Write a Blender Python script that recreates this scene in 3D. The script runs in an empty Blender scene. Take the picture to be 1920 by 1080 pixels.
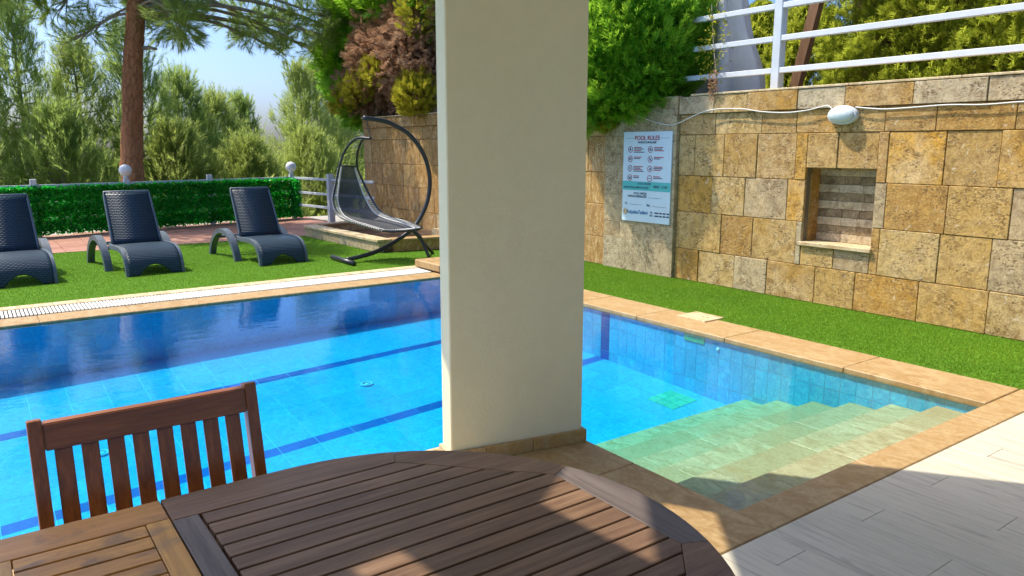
import bpy, bmesh, math, random
import numpy as np
from mathutils import Vector, Matrix

random.seed(7)
rng = np.random.default_rng(11)
sc = bpy.context.scene
col = sc.collection

# ------------------------------------------------------------------ camera
H = 1.6
YAW, PITCH, FPX = math.radians(35.7), math.radians(10.55), 1425.0
fw = Vector((math.sin(YAW) * math.cos(PITCH), math.cos(YAW) * math.cos(PITCH), -math.sin(PITCH)))
rt = Vector((math.cos(YAW), -math.sin(YAW), 0))
up = rt.cross(fw)
cd = bpy.data.cameras.new('camera')
cam = bpy.data.objects.new('camera', cd)
col.objects.link(cam)
cam.matrix_world = Matrix(((rt.x, up.x, -fw.x, 0), (rt.y, up.y, -fw.y, 0), (rt.z, up.z, -fw.z, H), (0, 0, 0, 1)))
cd.sensor_width = 36.0
cd.lens = 36.0 * FPX / 1920.0
cd.clip_start = 0.05
cd.clip_end = 20000
sc.camera = cam

# ------------------------------------------------------------------ sky, sun, exposure
SUN_EL = math.radians(58)
SUN_FROM = Vector((-0.6 * math.cos(SUN_EL), 0.8 * math.cos(SUN_EL), math.sin(SUN_EL)))
w = bpy.data.worlds.new('World')
sc.world = w
w.use_nodes = True
nt = w.node_tree
bg = nt.nodes['Background']
sky = nt.nodes.new('ShaderNodeTexSky')
sky.sky_type = 'NISHITA'
sky.sun_disc = False
sky.sun_elevation = SUN_EL
sky.sun_rotation = math.atan2(-0.6, 0.8)
sky.air_density = 0.62
sky.dust_density = 3.3
sky.ozone_density = 6.0
hsv = nt.nodes.new('ShaderNodeHueSaturation')
hsv.inputs['Saturation'].default_value = 1.24
nt.links.new(sky.outputs[0], hsv.inputs['Color'])
nt.links.new(hsv.outputs[0], bg.inputs[0])
bg.inputs[1].default_value = 0.15
sl = bpy.data.lights.new('sun', 'SUN')
sl.energy = 2.75
sl.angle = math.radians(0.53)
sl.color = (1.0, 0.93, 0.80)
sun = bpy.data.objects.new('sun', sl)
col.objects.link(sun)
sun.rotation_euler = (-SUN_FROM).to_track_quat('-Z', 'Y').to_euler()
sun.location = (-6, 8, 12)
vs = sc.view_settings
vs.view_transform = 'Standard'
vs.look = 'None'
vs.gamma = 1.0
vs.exposure = 1.1
sc.cycles.max_bounces = 8
sc.cycles.transparent_max_bounces = 24
sc.cycles.caustics_reflective = False
sc.cycles.caustics_refractive = False


# ------------------------------------------------------------------ node helpers
class NB:
    def __init__(s, name):
        s.m = bpy.data.materials.new(name)
        s.m.use_nodes = True
        s.t = s.m.node_tree
        s.t.nodes.clear()
        s.out = s.t.nodes.new('ShaderNodeOutputMaterial')
        s._pos = None

    def n(s, typ, **kw):
        nd = s.t.nodes.new(typ)
        for k, v in kw.items():
            setattr(nd, k, v)
        return nd

    def put(s, sock, v):
        if hasattr(v, 'is_linked') or isinstance(v, bpy.types.NodeSocket):
            s.t.links.new(v, sock)
        elif isinstance(v, (tuple, list)) and len(v) == 3 and sock.type == 'RGBA':
            sock.default_value = (*v, 1)
        else:
            sock.default_value = v

    def pos(s, rnd=0.0, scale=(1, 1, 1), rot=(0, 0, 0)):
        g = s.n('ShaderNodeNewGeometry').outputs['Position']
        if rnd:
            oi = s.n('ShaderNodeObjectInfo').outputs['Random']
            a = s.n('ShaderNodeVectorMath', operation='MULTIPLY_ADD')
            s.put(a.inputs[0], oi)
            a.inputs[1].default_value = (rnd, rnd * 1.7, rnd * 0.6)
            s.put(a.inputs[2], g)
            g = a.outputs[0]
        mp = s.n('ShaderNodeMapping')
        s.put(mp.inputs[0], g)
        mp.inputs['Scale'].default_value = scale
        mp.inputs['Rotation'].default_value = rot
        return mp.outputs[0]

    def rand(s):
        return s.n('ShaderNodeObjectInfo').outputs['Random']

    def island(s):
        return s.n('ShaderNodeNewGeometry').outputs['Random Per Island']

    def noise(s, vec, scale, detail=4, rough=0.55, dist=0.0):
        nd = s.n('ShaderNodeTexNoise')
        s.put(nd.inputs['Vector'], vec)
        nd.inputs['Scale'].default_value = scale
        nd.inputs['Detail'].default_value = detail
        nd.inputs['Roughness'].default_value = rough
        nd.inputs['Distortion'].default_value = dist
        return nd.outputs['Fac']

    def voro(s, vec, scale, feature='F1', out='Distance'):
        nd = s.n('ShaderNodeTexVoronoi', feature=feature)
        s.put(nd.inputs['Vector'], vec)
        nd.inputs['Scale'].default_value = scale
        return nd.outputs[out]

    def ramp(s, fac, stops, interp='LINEAR'):
        nd = s.n('ShaderNodeValToRGB')
        nd.color_ramp.interpolation = interp
        el = nd.color_ramp.elements
        while len(el) < len(stops):
            el.new(0.5)
        for e, (p, c) in zip(el, stops):
            e.position = p
            e.color = (*c, 1) if len(c) == 3 else c
        s.put(nd.inputs[0], fac)
        return nd.outputs[0]

    def mix(s, fac, a, b, mode='MIX'):
        nd = s.n('ShaderNodeMix', data_type='RGBA', blend_type=mode)
        s.put(nd.inputs[0], fac)
        s.put(nd.inputs[6], a)
        s.put(nd.inputs[7], b)
        return nd.outputs[2]

    def math(s, op, a, b=0.0, c=0.0):
        nd = s.n('ShaderNodeMath', operation=op)
        s.put(nd.inputs[0], a)
        s.put(nd.inputs[1], b)
        s.put(nd.inputs[2], c)
        return nd.outputs[0]

    def bump(s, h, strength=0.3, dist=0.01, normal=None):
        nd = s.n('ShaderNodeBump')
        nd.inputs['Strength'].default_value = strength
        nd.inputs['Distance'].default_value = dist
        s.put(nd.inputs['Height'], h)
        if normal:
            s.put(nd.inputs['Normal'], normal)
        return nd.outputs[0]

    def bsdf(s, color, rough=0.6, normal=None, spec=0.4, trans=None, metal=0.0):
        p = s.n('ShaderNodeBsdfPrincipled')
        s.put(p.inputs['Base Color'], color)
        s.put(p.inputs['Roughness'], rough)
        p.inputs['Specular IOR Level'].default_value = spec
        p.inputs['Metallic'].default_value = metal
        if normal:
            s.put(p.inputs['Normal'], normal)
        o = p.outputs[0]
        if trans:
            t = s.n('ShaderNodeBsdfTranslucent')
            s.put(t.inputs[0], trans[0])
            mx = s.n('ShaderNodeMixShader')
            mx.inputs[0].default_value = trans[1]
            s.t.links.new(o, mx.inputs[1])
            s.t.links.new(t.outputs[0], mx.inputs[2])
            o = mx.outputs[0]
        s.t.links.new(o, s.out.inputs['Surface'])
        return s.m


def plain(name, c, rough=0.5, spec=0.4, var=0.15, sc_=8.0, metal=0.0, bump=0.0, bscale=60.0):
    b = NB(name)
    p = b.pos(3.0)
    n = b.noise(p, sc_, 5)
    lo = tuple(x * (1 - var) for x in c)
    hi = tuple(min(1, x * (1 + var)) for x in c)
    cc = b.ramp(n, [(0.3, lo), (0.7, hi)])
    nm = b.bump(b.noise(p, bscale, 3), bump, 0.005) if bump else None
    return b.bsdf(cc, rough, nm, spec, metal=metal)


M = {}


def mk_stone(name, stops, pit=0.35, vein=0.6, bumpd=0.008, vs_=(1.2, 1.2, 3.4), vr=(0.6, 0.35, 0.2), allv=0.35):
    b = NB(name)
    p = b.pos(23.0)
    base = b.ramp(b.rand(), stops, 'LINEAR')
    cloud = b.noise(p, 3.5, 6, 0.65, 0.6)
    c = b.mix(b.ramp(cloud, [(0.35, (0, 0, 0)), (0.7, (1, 1, 1))]), base, (0.60, 0.46, 0.25))
    cs_ = b.ramp(b.math('FRACT', b.math('MULTIPLY', b.rand(), 3.77)), [(0.0, (0.25,) * 3), (1.0, (1.0,) * 3)])
    c = b.mix(cs_, base, c)
    med = b.noise(p, 12, 5, 0.65, 0.7)
    c = b.mix(1.0, c, b.ramp(med, [(0.32, (0.62, 0.56, 0.48)), (0.5, (1, 1, 1)), (0.68, (1.22, 1.2, 1.15))]), 'MULTIPLY')
    # veins, strong on some blocks only
    pv = b.pos(31.0, vs_, vr)
    v = b.noise(pv, 3.0, 7, 0.7, 2.2)
    vf = b.ramp(v, [(0.40, (0, 0, 0)), (0.5, (1, 1, 1)), (0.60, (0, 0, 0))])
    sel = b.ramp(b.math('FRACT', b.math('MULTIPLY', b.rand(), 7.31)), [(allv, (0, 0, 0)), (allv + 0.25, (1, 1, 1))])
    vf = b.math('MULTIPLY', b.math('MULTIPLY', vf, sel), vein)
    c = b.mix(vf, c, (0.36, 0.17, 0.035))
    fine = b.noise(p, 55, 4, 0.7)
    c = b.mix(0.42, c, b.mix(1.0, c, b.ramp(fine, [(0.34, (0.30, 0.25, 0.18)), (0.58, (1.2, 1.17, 1.1))]), 'MULTIPLY'))
    pp = b.noise(b.pos(11.0, (1, 1, 2.0)), 34, 3, 0.6, 0.8)
    mask = b.noise(p, 5, 2)
    pits = b.math('MULTIPLY', b.ramp(pp, [(0.55, (0, 0, 0)), (0.62, (1, 1, 1))]), b.ramp(mask, [(0.44, (0, 0, 0)), (0.58, (1, 1, 1))]))
    fl = b.ramp(b.noise(b.pos(15.0), 16, 3, 0.6, 1.0), [(0.64, (0, 0, 0)), (0.70, (0.6,) * 3)])
    c = b.mix(fl, c, (0.68, 0.58, 0.42))
    big = b.ramp(b.noise(b.pos(27.0), 6, 5, 0.7, 1.4), [(0.66, (0, 0, 0)), (0.72, (0.7,) * 3)])
    c = b.mix(big, c, (0.20, 0.11, 0.05))
    c = b.mix(b.math('MULTIPLY', pits, pit * 2), c, (0.12, 0.07, 0.035))
    h = b.math('SUBTRACT', b.math('MULTIPLY', fine, 0.6), b.math('MULTIPLY', pits, 0.8))
    nm = b.bump(h, 0.9, bumpd)
    return b.bsdf(c, 0.8, nm, 0.25)


M['stone'] = mk_stone('travertine_block', [(0.0, (0.52, 0.28, 0.04)), (0.3, (0.40, 0.24, 0.06)), (0.55, (0.47, 0.29, 0.08)), (0.8, (0.47, 0.33, 0.13)), (1.0, (0.58, 0.30, 0.03))])
M['stone_grey'] = mk_stone('grey_travertine', [(0.0, (0.42, 0.35, 0.22)), (0.5, (0.46, 0.39, 0.26)), (1.0, (0.38, 0.29, 0.17))], 0.4, 0.15, 0.005)
M['stone_gold'] = mk_stone('gold_travertine', [(0.0, (0.56, 0.38, 0.17)), (0.5, (0.60, 0.38, 0.13)), (1.0, (0.52, 0.40, 0.24))], 0.3, 0.9, 0.005, (3.2, 3.2, 0.7), (0.1, 0.15, 0.0), 0.0)
M['band_light'] = mk_stone('pale_band_stone', [(0.0, (0.50, 0.42, 0.28)), (1.0, (0.56, 0.46, 0.32))], 0.15, 0.1, 0.003)
M['band_dark'] = mk_stone('dark_band_stone', [(0.0, (0.20, 0.15, 0.085)), (1.0, (0.26, 0.19, 0.11))], 0.15, 0.1, 0.003)


def mk_coping(name, stops, rough):
    b = NB(name)
    p = b.pos(17.0, (1, 1, 1))
    base = b.ramp(b.rand(), stops)
    st = b.noise(b.pos(9.0, (2.2, 1.0, 1), (0, 0, 0.5)), 4, 7, 0.7, 1.6)
    c = b.mix(b.ramp(st, [(0.42, (0, 0, 0)), (0.62, (1, 1, 1))]), base, (0.47, 0.33, 0.165))
    fine = b.noise(p, 40, 5, 0.7)
    c = b.mix(0.5, c, b.mix(1.0, c, b.ramp(fine, [(0.3, (0.62, 0.55, 0.45)), (0.65, (1.1, 1.08, 1.0))]), 'MULTIPLY'))
    pits = b.ramp(b.noise(p, 70, 2), [(0.66, (0, 0, 0)), (0.72, (1, 1, 1))])
    c = b.mix(b.math('MULTIPLY', pits, 0.5), c, (0.2, 0.12, 0.06))
    nm = b.bump(b.math('SUBTRACT', fine, pits), 0.5, 0.003)
    return b.bsdf(c, rough, nm, 0.4)


M['coping'] = mk_coping('coping_stone', [(0, (0.35, 0.215, 0.085)), (0.5, (0.40, 0.25, 0.10)), (1, (0.33, 0.20, 0.075))], 0.55)
M['coping_pale'] = mk_coping('pale_edge_stone', [(0, (0.66, 0.55, 0.34)), (1, (0.70, 0.58, 0.36))], 0.6)
M['coping_brown'] = mk_coping('brown_coping_stone', [(0, (0.32, 0.20, 0.11)), (1, (0.37, 0.235, 0.135))], 0.5)
M['step'] = mk_coping('step_stone', [(0, (0.56, 0.44, 0.26)), (0.5, (0.66, 0.53, 0.32)), (1, (0.48, 0.37, 0.20))], 0.5)


def mk_deck():
    b = NB('grey_wood_look_tile')
    base = b.ramp(b.rand(), [(0, (0.55, 0.50, 0.385)), (0.5, (0.59, 0.54, 0.42)), (1, (0.56, 0.515, 0.40))])
    g = b.noise(b.pos(40.0, (22, 1.1, 1)), 1.6, 7, 0.7, 0.5)
    c = b.mix(1.0, base, b.ramp(g, [(0.32, (0.62, 0.61, 0.60)), (0.5, (1.05, 1.04, 1.03)), (0.7, (0.82, 0.81, 0.79))]), 'MULTIPLY')
    k = b.noise(b.pos(19.0, (7, 2.4, 1)), 1.3, 3)
    c = b.mix(b.math('MULTIPLY', b.ramp(k, [(0.66, (0, 0, 0)), (0.75, (1, 1, 1))]), 0.45), c, (0.22, 0.19, 0.16))
    return b.bsdf(c, b.ramp(g, [(0.3, (0.5,) * 3), (0.7, (0.36,) * 3)]), b.bump(g, 0.15, 0.002), 0.45)


M['deck'] = mk_deck()
M['grout'] = plain('dark_joint', (0.20, 0.16, 0.11), 0.9, 0.2)
M['grout_deck'] = plain('deck_joint', (0.40, 0.37, 0.31), 0.9, 0.2)


def mk_brick():
    b = NB('terracotta_tile')
    base = b.ramp(b.rand(), [(0, (0.34, 0.16, 0.10)), (0.5, (0.42, 0.21, 0.14)), (1, (0.37, 0.19, 0.13))])
    n = b.noise(b.pos(5.0), 12, 5)
    c = b.mix(1.0, base, b.ramp(n, [(0.3, (0.8, 0.8, 0.8)), (0.7, (1.1, 1.1, 1.1))]), 'MULTIPLY')
    return b.bsdf(c, 0.75, b.bump(n, 0.3, 0.003), 0.3)


M['brick'] = mk_brick()


def mk_tile(name, c, rough=0.25, var=0.12):
    b = NB(name)
    lo = tuple(x * (1 - var) for x in c)
    hi = tuple(min(1, x * (1 + var)) for x in c)
    base = b.ramp(b.rand(), [(0, lo), (1, hi)])
    n = b.noise(b.pos(3.0), 9, 4)
    cc = b.mix(1.0, base, b.ramp(n, [(0.3, (0.93, 0.94, 0.96)), (0.7, (1.04, 1.03, 1.02))]), 'MULTIPLY')
    shimmer = b.noise(b.pos(3.0), 19, 3, 0.6, 1.6)  # mottling paints the water's rippling light into the tile colour
    cc = b.mix(1.0, cc, b.ramp(shimmer, [(0.34, (0.70, 0.84, 0.93)), (0.5, (1, 1, 1)), (0.64, (1.5, 1.18, 1.06))]), 'MULTIPLY')
    return b.bsdf(cc, rough, None, 0.4)


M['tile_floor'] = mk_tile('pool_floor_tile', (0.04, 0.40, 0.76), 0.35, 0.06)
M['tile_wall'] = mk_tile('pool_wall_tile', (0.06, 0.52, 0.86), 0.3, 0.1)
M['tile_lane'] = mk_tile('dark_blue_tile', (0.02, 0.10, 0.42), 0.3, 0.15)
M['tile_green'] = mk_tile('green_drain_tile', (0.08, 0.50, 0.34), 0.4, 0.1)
M['pool_grout'] = plain('pale_pool_grout', (0.30, 0.64, 0.82), 0.7, 0.3)


def mk_water():
    b = NB('pool_water')
    p = b.pos()
    n1 = b.noise(b.pos(0, (1.0, 1.5, 1)), 2.6, 3, 0.5, 0.4)
    n2 = b.noise(p, 9.0, 3, 0.5, 0.6)
    n3 = b.noise(p, 26.0, 2, 0.5, 0.8)
    h = b.math('ADD', b.math('MULTIPLY', n1, 0.4), b.math('MULTIPLY_ADD', n3, 0.11, b.math('MULTIPLY', n2, 0.18)))
    nm = b.bump(h, 0.10, 0.05)
    fr = b.n('ShaderNodeFresnel')
    fr.inputs['IOR'].default_value = 1.33
    b.put(fr.inputs['Normal'], nm)
    tr = b.n('ShaderNodeBsdfTransparent')
    tr.inputs[0].default_value = (0.95, 0.985, 1, 1)
    gl = b.n('ShaderNodeBsdfGlossy')
    gl.inputs['Roughness'].default_value = 0.015
    b.put(gl.inputs['Normal'], nm)
    mx = b.n('ShaderNodeMixShader')
    b.put(mx.inputs[0], fr.outputs[0])
    b.t.links.new(tr.outputs[0], mx.inputs[1])
    b.t.links.new(gl.outputs[0], mx.inputs[2])
    b.t.links.new(mx.outputs[0], b.out.inputs['Surface'])
    va = b.n('ShaderNodeVolumeAbsorption')
    va.inputs['Color'].default_value = (0.0, 0.935, 0.965, 1)
    va.inputs['Density'].default_value = 0.85
    b.t.links.new(va.outputs[0], b.out.inputs['Volume'])
    return b.m


M['water'] = mk_water()


def mk_wood(name, stops, grain=(1.5, 26, 26), rough=0.5, stain=None, spec=0.35, gb=0.35):
    b = NB(name)
    base = b.ramp(b.rand(), [(0, stops[0]), (1, stops[1])])
    g = b.noise(b.pos(13.0, grain), 2.2, 7, 0.7, 0.4)
    c = b.mix(b.ramp(g, [(0.32, (0, 0, 0)), (0.68, (1, 1, 1))]), base, stops[2])
    c2 = b.noise(b.pos(29.0, (grain[0], grain[1] * 0.25, grain[2] * 0.25)), 1.3, 4)
    c = b.mix(1.0, c, b.ramp(c2, [(0.3, (0.78, 0.76, 0.74)), (0.7, (1.12, 1.1, 1.08))]), 'MULTIPLY')
    if stain:
        s_ = b.noise(b.pos(5.0, (1, 2, 1)), 7, 4, 0.6, 0.5)
        c = b.mix(b.ramp(s_, [(0.56, (0, 0, 0)), (0.72, (0.75,) * 3)]), c, stain)
    sp = b.noise(b.pos(7.0, (grain[0] * 4, grain[1] * 3, grain[2] * 3)), 2.0, 3)
    c = b.mix(b.ramp(sp, [(0.70, (0, 0, 0)), (0.76, (0.55,) * 3)]), c, tuple(min(1, x * 2.4) for x in stops[2]))
    return b.bsdf(c, rough, b.bump(g, gb, 0.0022), spec)


M['wood_dark'] = mk_wood('weathered_dark_teak', [(0.23, 0.138, 0.078), (0.28, 0.172, 0.102), (0.12, 0.062, 0.033)], rough=0.48)
M['wood_dark_y'] = mk_wood('weathered_dark_teak_cross', [(0.17, 0.135, 0.12), (0.20, 0.16, 0.14), (0.09, 0.068, 0.06)], grain=(26, 1.5, 26), rough=0.48)
M['wood_lt'] = mk_wood('honey_teak', [(0.66, 0.34, 0.075), (0.57, 0.29, 0.085), (0.45, 0.20, 0.045)], rough=0.42, stain=(0.15, 0.09, 0.06))
M['wood_lt_y'] = mk_wood('honey_teak_cross', [(0.70, 0.38, 0.08), (0.64, 0.34, 0.08), (0.50, 0.24, 0.05)], grain=(26, 1.5, 26), rough=0.42, stain=(0.22, 0.13, 0.07))
M['wood_red'] = mk_wood('oiled_red_teak', [(0.38, 0.13, 0.030), (0.46, 0.16, 0.038), (0.20, 0.058, 0.014)], grain=(26, 26, 2.0), rough=0.32, spec=0.5)
M['wood_rail'] = mk_wood('oiled_red_teak_rail', [(0.36, 0.125, 0.030), (0.42, 0.145, 0.036), (0.19, 0.055, 0.014)], grain=(2.0, 26, 26), rough=0.32, spec=0.5)
M['wood_post'] = mk_wood('brown_timber', [(0.24, 0.13, 0.06), (0.28, 0.15, 0.07), (0.15, 0.075, 0.03)], grain=(20, 20, 2), rough=0.6)


def mk_render():
    b = NB('cream_render')
    p = b.pos()
    n = b.noise(p, 2.0, 5)
    c = b.ramp(n, [(0.3, (0.80, 0.74, 0.50)), (0.7, (0.82, 0.76, 0.52))])
    f = b.noise(p, 190, 4, 0.7)
    mid = b.noise(p, 14, 5, 0.6)
    c = b.mix(0.6, c, b.mix(1.0, c, b.ramp(mid, [(0.3, (0.96, 0.955, 0.94)), (0.7, (1.03, 1.03, 1.03))]), 'MULTIPLY'))
    return b.bsdf(c, 0.85, b.bump(b.math('ADD', f, b.math('MULTIPLY', mid, 0.4)), 0.6, 0.006), 0.2)


M['cream'] = mk_render()
M['skirt'] = mk_coping('skirting_stone', [(0, (0.44, 0.27, 0.09)), (1, (0.50, 0.33, 0.13))], 0.4)
M['white'] = plain('white_painted_metal', (0.64, 0.66, 0.67), 0.38, 0.5, 0.05)
M['greyrail'] = plain('grey_white_paint', (0.56, 0.60, 0.62), 0.45, 0.4, 0.08)
M['lampglass'] = plain('opal_glass', (0.80, 0.81, 0.80), 0.25, 0.5, 0.04)
M['lens'] = plain('frosted_lens', (0.60, 0.67, 0.64), 0.2, 0.5, 0.1, 25)
M['cable'] = plain('white_cable', (0.70, 0.68, 0.62), 0.5, 0.4, 0.06)
M['sign'] = plain('sign_board', (0.60, 0.74, 0.80), 0.4, 0.4, 0.03)
M['sign_teal'] = plain('sign_teal_print', (0.09, 0.48, 0.46), 0.45, 0.4, 0.03)
M['sign_red'] = plain('sign_red_print', (0.42, 0.03, 0.035), 0.45, 0.4, 0.03)
M['sign_dark'] = plain('sign_dark_print', (0.03, 0.05, 0.09), 0.45, 0.4, 0.03)
M['sign_blue'] = plain('sign_blue_print', (0.02, 0.19, 0.38), 0.45, 0.4, 0.03)
M['sign_yellow'] = plain('sign_yellow_print', (0.75, 0.42, 0.03), 0.45, 0.4, 0.03)
M['blacktube'] = plain('black_coated_tube', (0.022, 0.024, 0.027), 0.35, 0.5, 0.2)
M['cord'] = plain('pale_lacing_cord', (0.62, 0.60, 0.55), 0.7, 0.3, 0.1)
M['canvas'] = plain('cream_canvas', (0.84, 0.77, 0.64), 0.85, 0.2, 0.08, 6, bump=0.2)
M['grate'] = plain('white_grating', (0.74, 0.72, 0.64), 0.5, 0.4, 0.06)
M['dark'] = plain('dark_void', (0.02, 0.02, 0.02), 0.8, 0.2)
M['soil'] = plain('brown_soil', (0.11, 0.07, 0.045), 0.95, 0.1, 0.4, 12, bump=0.8, bscale=30)
M['hill'] = plain('dry_hillside', (0.10, 0.11, 0.045), 0.95, 0.1, 0.5, 0.4)
M['roof'] = plain('unseen_roof_cream', (0.82, 0.76, 0.62), 0.85, 0.2, 0.05)


def mk_weave():
    b = NB('woven_blue_grey_resin')
    p = b.pos()
    s = b.n('ShaderNodeSeparateXYZ')
    b.put(s.inputs[0], p)
    # rows follow the seat's length, strands run across
    yz = b.math('ADD', s.outputs[1], s.outputs[2])
    r = b.math('SINE', b.math('MULTIPLY', yz, 200.0))
    rr = b.math('FLOOR', b.math('MULTIPLY', yz, 200.0 / (2 * math.pi)))
    ph = b.math('MULTIPLY', b.math('MODULO', b.math('ABSOLUTE', rr), 2.0), math.pi)
    q = b.math('SINE', b.math('ADD', b.math('MULTIPLY', s.outputs[0], 130.0), ph))
    h = b.math('ADD', r, b.math('MULTIPLY', q, 0.6))
    c = b.ramp(b.math('MULTIPLY_ADD', h, 0.3, 0.5), [(0.1, (0.010, 0.026, 0.046)), (0.9, (0.045, 0.070, 0.090))])
    return b.bsdf(c, 0.38, b.bump(h, 0.5, 0.004), 0.22)


M['weave'] = mk_weave()
M['lounger'] = plain('blue_grey_resin', (0.10, 0.125, 0.145), 0.42, 0.5, 0.15, 20, bump=0.4, bscale=120)


def mk_sling():
    b = NB('grey_mesh_sling')
    p = b.pos()
    n = b.noise(p, 160, 2)
    c = b.ramp(n, [(0.3, (0.03, 0.032, 0.035)), (0.7, (0.065, 0.068, 0.072))])
    pr = b.n('ShaderNodeBsdfPrincipled')
    b.put(pr.inputs['Base Color'], c)
    pr.inputs['Roughness'].default_value = 0.6
    t = b.n('ShaderNodeBsdfTransparent')
    mx = b.n('ShaderNodeMixShader')
    mx.inputs[0].default_value = 0.08
    b.t.links.new(pr.outputs[0], mx.inputs[1])
    b.t.links.new(t.outputs[0], mx.inputs[2])
    b.t.links.new(mx.outputs[0], b.out.inputs['Surface'])
    return b.m


M['sling'] = mk_sling()


def mk_leaf(name, stops, tr, tf=0.35, rough=0.5, cs=0.7):
    b = NB(name)
    a = b.ramp(b.island(), [(i / (len(stops) - 1), s_) for i, s_ in enumerate(stops)])
    n = b.noise(b.pos(), cs, 3)
    c = b.mix(1.0, a, b.ramp(n, [(0.3, (0.72, 0.80, 0.75)), (0.7, (1.25, 1.15, 1.0))]), 'MULTIPLY')
    return b.bsdf(c, rough, None, 0.3, (tr, tf))


M['pine'] = mk_leaf('pine_needles', [(0.11, 0.18, 0.035), (0.22, 0.29, 0.055), (0.40, 0.43, 0.11)], (0.54, 0.64, 0.15), 0.52)
M['pine_dk'] = mk_leaf('grey_green_pine_needles', [(0.07, 0.14, 0.035), (0.15, 0.24, 0.055), (0.31, 0.38, 0.11)], (0.48, 0.62, 0.15), 0.55)
M['thuja'] = mk_leaf('green_conifer_sprays', [(0.05, 0.20, 0.014), (0.10, 0.30, 0.018), (0.20, 0.40, 0.026)], (0.40, 0.70, 0.05), 0.5, cs=2.0)
M['thuja_y'] = mk_leaf('yellow_green_sprays', [(0.11, 0.18, 0.012), (0.22, 0.28, 0.018), (0.34, 0.35, 0.03)], (0.55, 0.60, 0.06), 0.5, cs=1.5)
M['thuja_tip'] = mk_leaf('fresh_conifer_tips', [(0.10, 0.32, 0.02), (0.20, 0.44, 0.03), (0.34, 0.52, 0.04)], (0.5, 0.78, 0.06), 0.5, cs=2.0)
M['dead'] = mk_leaf('dead_brown_sprays', [(0.22, 0.115, 0.065), (0.42, 0.24, 0.15), (0.60, 0.40, 0.27)], (0.55, 0.33, 0.20), 0.35, 0.8)
M['gold'] = mk_leaf('golden_sprays', [(0.26, 0.28, 0.02), (0.38, 0.36, 0.03), (0.46, 0.38, 0.03)], (0.55, 0.52, 0.05), 0.4)
M['hedge'] = mk_leaf('hedge_leaves', [(0.10, 0.16, 0.012), (0.21, 0.27, 0.02), (0.33, 0.35, 0.03)], (0.55, 0.62, 0.06), 0.5, cs=1.8)
M['fakeleaf'] = mk_leaf('artificial_hedge_leaves', [(0.008, 0.15, 0.016), (0.02, 0.30, 0.03), (0.10, 0.48, 0.10)], (0.03, 0.60, 0.05), 0.5, 0.25, 1.5)
M['turf'] = mk_leaf('artificial_turf', [(0.10, 0.215, 0.010), (0.16, 0.295, 0.014), (0.245, 0.37, 0.03)], (0.26, 0.46, 0.03), 0.3, 0.6, 1.3)
M['turf_base'] = plain('turf_backing', (0.08, 0.19, 0.014), 0.9, 0.1, 0.3, 30)


def mk_bark(name, a, c_, sc_=9):
    b = NB(name)
    p = b.pos(0, (1, 1, 0.35))
    wv = b.n('ShaderNodeVectorMath', operation='ADD')
    b.put(wv.inputs[0], p)
    b.put(wv.inputs[1], b.math('MULTIPLY', b.noise(p, 6, 4), 0.35))
    v = b.voro(wv.outputs[0], sc_ * 1.6, 'DISTANCE_TO_EDGE')
    n = b.noise(p, sc_ * 2, 5, 0.7)
    col_ = b.mix(n, a, c_)
    e = b.ramp(v, [(0.0, (0.62, 0.6, 0.58)), (0.10, (1, 1, 1))])
    col_ = b.mix(1.0, col_, e, 'MULTIPLY')
    return b.bsdf(col_, 0.85, b.bump(b.math('ADD', n, e), 0.9, 0.03), 0.2)


M['bark_red'] = mk_bark('red_pine_bark', (0.26, 0.095, 0.038), (0.50, 0.24, 0.12))
M['bark_grey'] = mk_bark('grey_bark', (0.24, 0.20, 0.14), (0.48, 0.42, 0.32), 14)


# ------------------------------------------------------------------ object helpers
def fin(o, parent=None, label=None, cat=None, group=None, kind=None):
    col.objects.link(o)
    if parent is not None:
        o.parent = parent
        b = parent
        off = Vector((0, 0, 0))
        while b is not None:
            off += b.location if b.type == 'EMPTY' else Vector((0, 0, 0))
            b = b.parent
        pw = Vector(parent.get('_w', (0, 0, 0)))
        o.matrix_parent_inverse = Matrix.Translation(-pw)
    if label:
        o['label'] = label
    if cat:
        o['category'] = cat
    if group:
        o['group'] = group
    if kind:
        o['kind'] = kind
    return o


W0 = {}


def thing(name, loc, label, cat, group=None, kind=None):
    o = bpy.data.objects.new(name, None)
    o.location = loc
    o.empty_display_size = 0.1
    col.objects.link(o)
    if label:
        o['label'] = label
    if cat:
        o['category'] = cat
    if group:
        o['group'] = group
    if kind:
        o['kind'] = kind
    W0[o.name] = Vector(loc)
    return o


def link(o, parent=None, **kw):
    """world-coordinate object; keeps its place under a translated parent"""
    col.objects.link(o)
    W0[o.name] = o.location.copy()
    if parent is not None:
        o.parent = parent
        # parents are translated only: undo the parent's whole world translation
        t = Vector((0, 0, 0))
        p = parent
        t = WT[p.name] if p.name in WT else p.location.copy()
        o.matrix_parent_inverse = Matrix.Translation(-t)
    WT[o.name] = o.location.copy()
    for k, v in kw.items():
        if v:
            o[k] = v
    return o


WT = {}


def me_from(name, V, F, mat, smooth=False):
    me = bpy.data.meshes.new(name)
    me.from_pydata([tuple(v) for v in V], [], [tuple(f) for f in F])
    if mat:
        me.materials.append(mat)
    if smooth:
        me.polygons.foreach_set('use_smooth', [True] * len(me.polygons))
    me.update()
    return me


def fast_tri(name, V, F, mat):
    V = np.ascontiguousarray(V, dtype=np.float32)
    F = np.ascontiguousarray(F, dtype=np.int32)
    me = bpy.data.meshes.new(name)
    me.vertices.add(len(V))
    me.vertices.foreach_set('co', V.ravel())
    me.loops.add(F.size)
    me.loops.foreach_set('vertex_index', F.ravel())
    me.polygons.add(len(F))
    me.polygons.foreach_set('loop_start', np.arange(0, F.size, 3, dtype=np.int32))
    me.materials.append(mat)
    me.update(calc_edges=True)
    return me


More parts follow.
